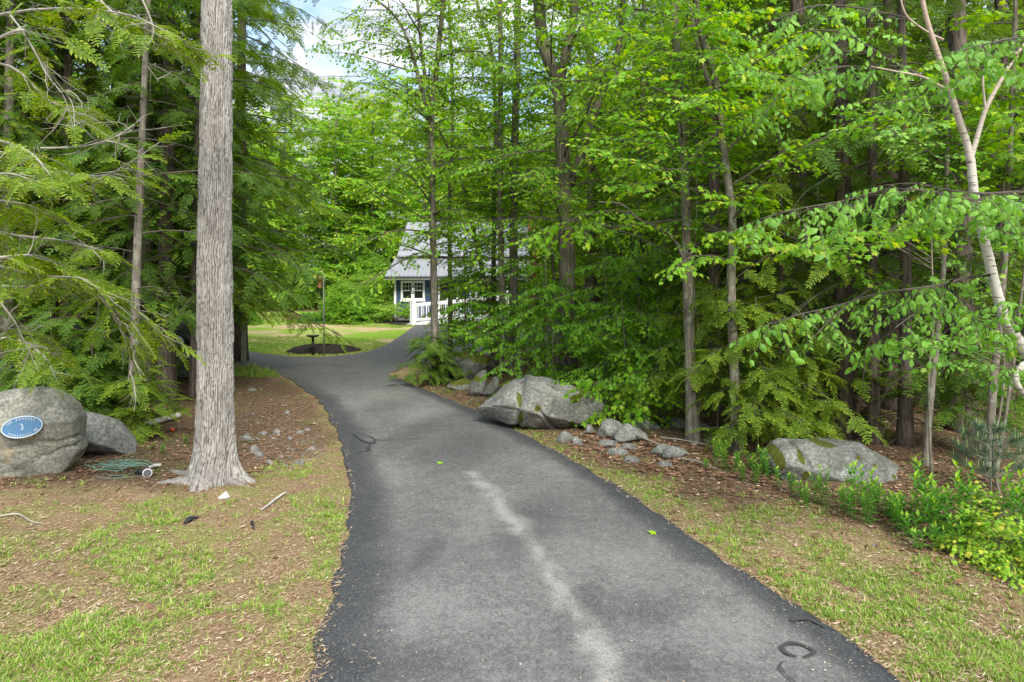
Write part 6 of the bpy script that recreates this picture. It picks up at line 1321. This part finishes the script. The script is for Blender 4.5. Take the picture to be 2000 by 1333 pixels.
# single fallen leaves on the asphalt
for px, py, lb in ((855, 909, 'yellow green fallen leaf in the middle of the driveway'), (1270, 1047, 'curled pale green fallen leaf at the right driveway edge')):
    c = G(px, py, 0.0); c[2] = .032; t_ = xf(leaf_maple, np.zeros(3), np.array([.8, .5, .02]), np.array([.1, -.2, 1]), .09); g = Geo(); g.add(t_[0], t_[1], 0, .8); o = g.build('fallen_leaf', [M['lime']]); o.location = tuple(c); tag(o, lb, 'leaf')

# ------------------------------------------------------------------ weeds at the right
def weed_proto(seed, h):
    r = rng(seed); root = empty('leafy_plant', (0, 0, 0), '', 'plant'); s_ = Geo(); f_ = Geo()
    for st_ in range(r.randint(2, 4)):
        b = np.array([r.normal(0, .03), r.normal(0, .03), 0]); P = limb_path(b, r.uniform(0, 6.28), math.radians(r.uniform(72, 88)), h * r.uniform(.7, 1.1), r, .0, .04, 7); V, Fc = tube(P, np.linspace(.004, .0015, 7), 5); s_.add(V, Fc)
        n = int(h / .019); L_ = len(P) - 1
        for k in range(n):
            q = .12 + .88 * k / n; i = min(L_ - 1, int(q * L_)); o = P[i] + (P[i + 1] - P[i]) * (q * L_ - i); a = k * 2.4; el_ = math.radians(15 + 40 * q); d = np.array([math.cos(a) * math.cos(el_), math.sin(a) * math.cos(el_), math.sin(el_)])
            t = xf(leaf_lance, o, d, np.array([-math.cos(a) * math.sin(el_), -math.sin(a) * math.sin(el_), math.cos(el_) + .01]), r.uniform(.08, .13) * (1 - .35 * abs(q - .55))); f_.add(t[0] , t[1], 0, np.clip(r.normal(.5, .2), 0, 1), 1.0 if q > .88 else 0.)
    s_.build('stem', [M['weed']], root); f_.build('foliage', [M['weed']], root); return root
WP = [weed_proto(600 + k, h) for k, h in enumerate((.42, .5, .36, .3))]
r = rng(66); W1 = [(1395, 905, .7), (1418, 918, .7), (1440, 925, .8), (1465, 915, .8), (1485, 925, .75), (1500, 935, .7), (1450, 940, .6), (1378, 915, .5), (1520, 955, .6), (1475, 945, .6)]
W2 = [(1545, 965, .7), (1562, 975, .75), (1590, 985, .75), (1612, 990, .8), (1575, 992, .6)]
W3 = [(1650, 1000, .95), (1672, 990, 1.1), (1690, 1010, 1.0), (1712, 1000, .9), (1735, 1010, 1.0), (1660, 1018, .8), (1700, 1028, .8), (1745, 1030, .9)]
W4 = [(1765, 1020, 1.0), (1788, 1030, 1.1), (1805, 1015, 1.15), (1828, 1030, 1.15), (1850, 1020, 1.05), (1870, 1035, 1.1), (1895, 1025, 1.05), (1915, 1035, 1.1), (1940, 1030, 1.05), (1960, 1040, 1.1), (1985, 1035, 1.1), (2010, 1045, 1.1), (1780, 1052, .9), (1815, 1056, .95), (1845, 1060, .95), (1880, 1062, .9), (1795, 1075, .7), (1860, 1082, .7), (1990, 1060, .95), (2030, 1075, .9), (1900, 1045, .9), (1935, 1050, .9), (1760, 1042, .7), (1830, 1080, .7)]
kk = 0; WD_ = []
for lst, lb, gp in ((W1, 'leafy green weed in the clump left of the speckled boulder', 'weeds left of the speckled boulder'), (W2, 'leafy green weed at the left foot of the speckled boulder', 'weeds at the left foot of the boulder'), (W3, 'leafy green weed directly in front of the speckled boulder', 'weeds in front of the speckled boulder'), (W4, 'tall leafy green weed in the thick stand right of the speckled boulder', 'weeds right of the speckled boulder')):
    for px, py, s in lst:
        s = s * (1.08 if lst is W4 else (1.0 if lst is W1 else 1.0))
        b = G(px, py); pr = WP[kk % 4]
        if kk < 4: pr.location = tuple(b); pr.rotation_euler = (0, 0, r.uniform(0, 6)); pr.scale = (s, s, s); pr['label'] = lb; pr['group'] = gp
        else: pr = copy_tree(pr, tuple(b), r.uniform(0, 6), s, lb, None, gp)
        WD_.append((px, pr, gp)); kk += 1
NUM = 'first second third fourth fifth sixth seventh eighth ninth tenth eleventh twelfth thirteenth fourteenth fifteenth sixteenth seventeenth eighteenth nineteenth twentieth twenty-first twenty-second twenty-third twenty-fourth twenty-fifth'.split()
for gp in {q[2] for q in WD_}:
    for k, (_, o_, _g) in enumerate(sorted([q for q in WD_ if q[2] == gp], key=lambda q: q[0])): o_['label'] = NUM[k] + ' leafy weed from left in the ' + gp
# green seedlings on the left soil
for k, (px, py, s, lb) in enumerate([(318, 888, .35, 'broad leaved green seedling between the log and the cord'), (365, 870, .3, 'single upright green seedling below the orange ball'), (300, 880, .3, 'green seedling next to the broad leaved one'), (500, 735, .5, 'green weed tuft at the upper left driveway end')]):
    copy_tree(WP[k % 4], tuple(G(px, py)), k * 1.3, (s * 1.6, s * 1.6, s), lb, None, 'seedlings on the left soil')
shrub('oak_shrub', 'low yellow green leafy oak shrub at the right margin', tuple(G(2010, 1092)[:2]), .46, .36, 'lime', 'maple', 64, 511, scale=.45)
# white pine seedling: whorls of long soft needles
def pine():
    b = G(1935, 965); root = empty('pine_seedling', tuple(b), 'soft blue green white pine seedling among the slim saplings at right', 'pine'); g = Geo(); c = Geo(); r = rng(12); h = .75
    V, Fc = tube([b + [0, 0, -.05], b + [0, 0, h]], [.012, .004], 6); g.add(V, Fc); S0, S1, vv, tp = [], [], [], []
    for z, nb, l in ((.18, 6, .42), (.38, 6, .40), (.55, 5, .3), (.70, 4, .16)):
        for k in range(nb):
            a = k * 6.28 / nb + z * 7 + r.normal(0, .2); P = limb_path(b + [0, 0, z], a, math.radians(20), l, r, -.4, .05, 6); V, Fc = tube(P, np.linspace(.005, .002, 6), 4); g.add(V, Fc)
            subs = [P] + [limb_path(P[3], a + s * .7, math.radians(20), l * .5, r, -.3, .05, 5) for s in (-1, 1)]
            for Q in subs:
                for q in range(60):
                    f = r.rand() ** .7; i = min(len(Q) - 2, int(f * (len(Q) - 1))); o = Q[i] + (Q[i + 1] - Q[i]) * (f * (len(Q) - 1) - i); t = unit(Q[i + 1] - Q[i]); d = unit(t * .8 + r.normal(0, .6, 3)); S0.append(o); S1.append(o + d * r.uniform(.06, .10)); vv.append(r.rand()); tp.append(float(r.rand() < .05))
                V, Fc = segs([Q[-1]], [Q[-1] + [0, 0, .06]], .006, .003); c.add(V, Fc, 0, .9, 1.)
    V, Fc = segs(S0, S1, .0016, .0008); c.add(V, Fc, 0, np.repeat(vv, 6), np.repeat(tp, 6)); g.build('trunk', [M['twig']], root, True, b); c.build('needles', [M['pine']], root, False, b)
pine()
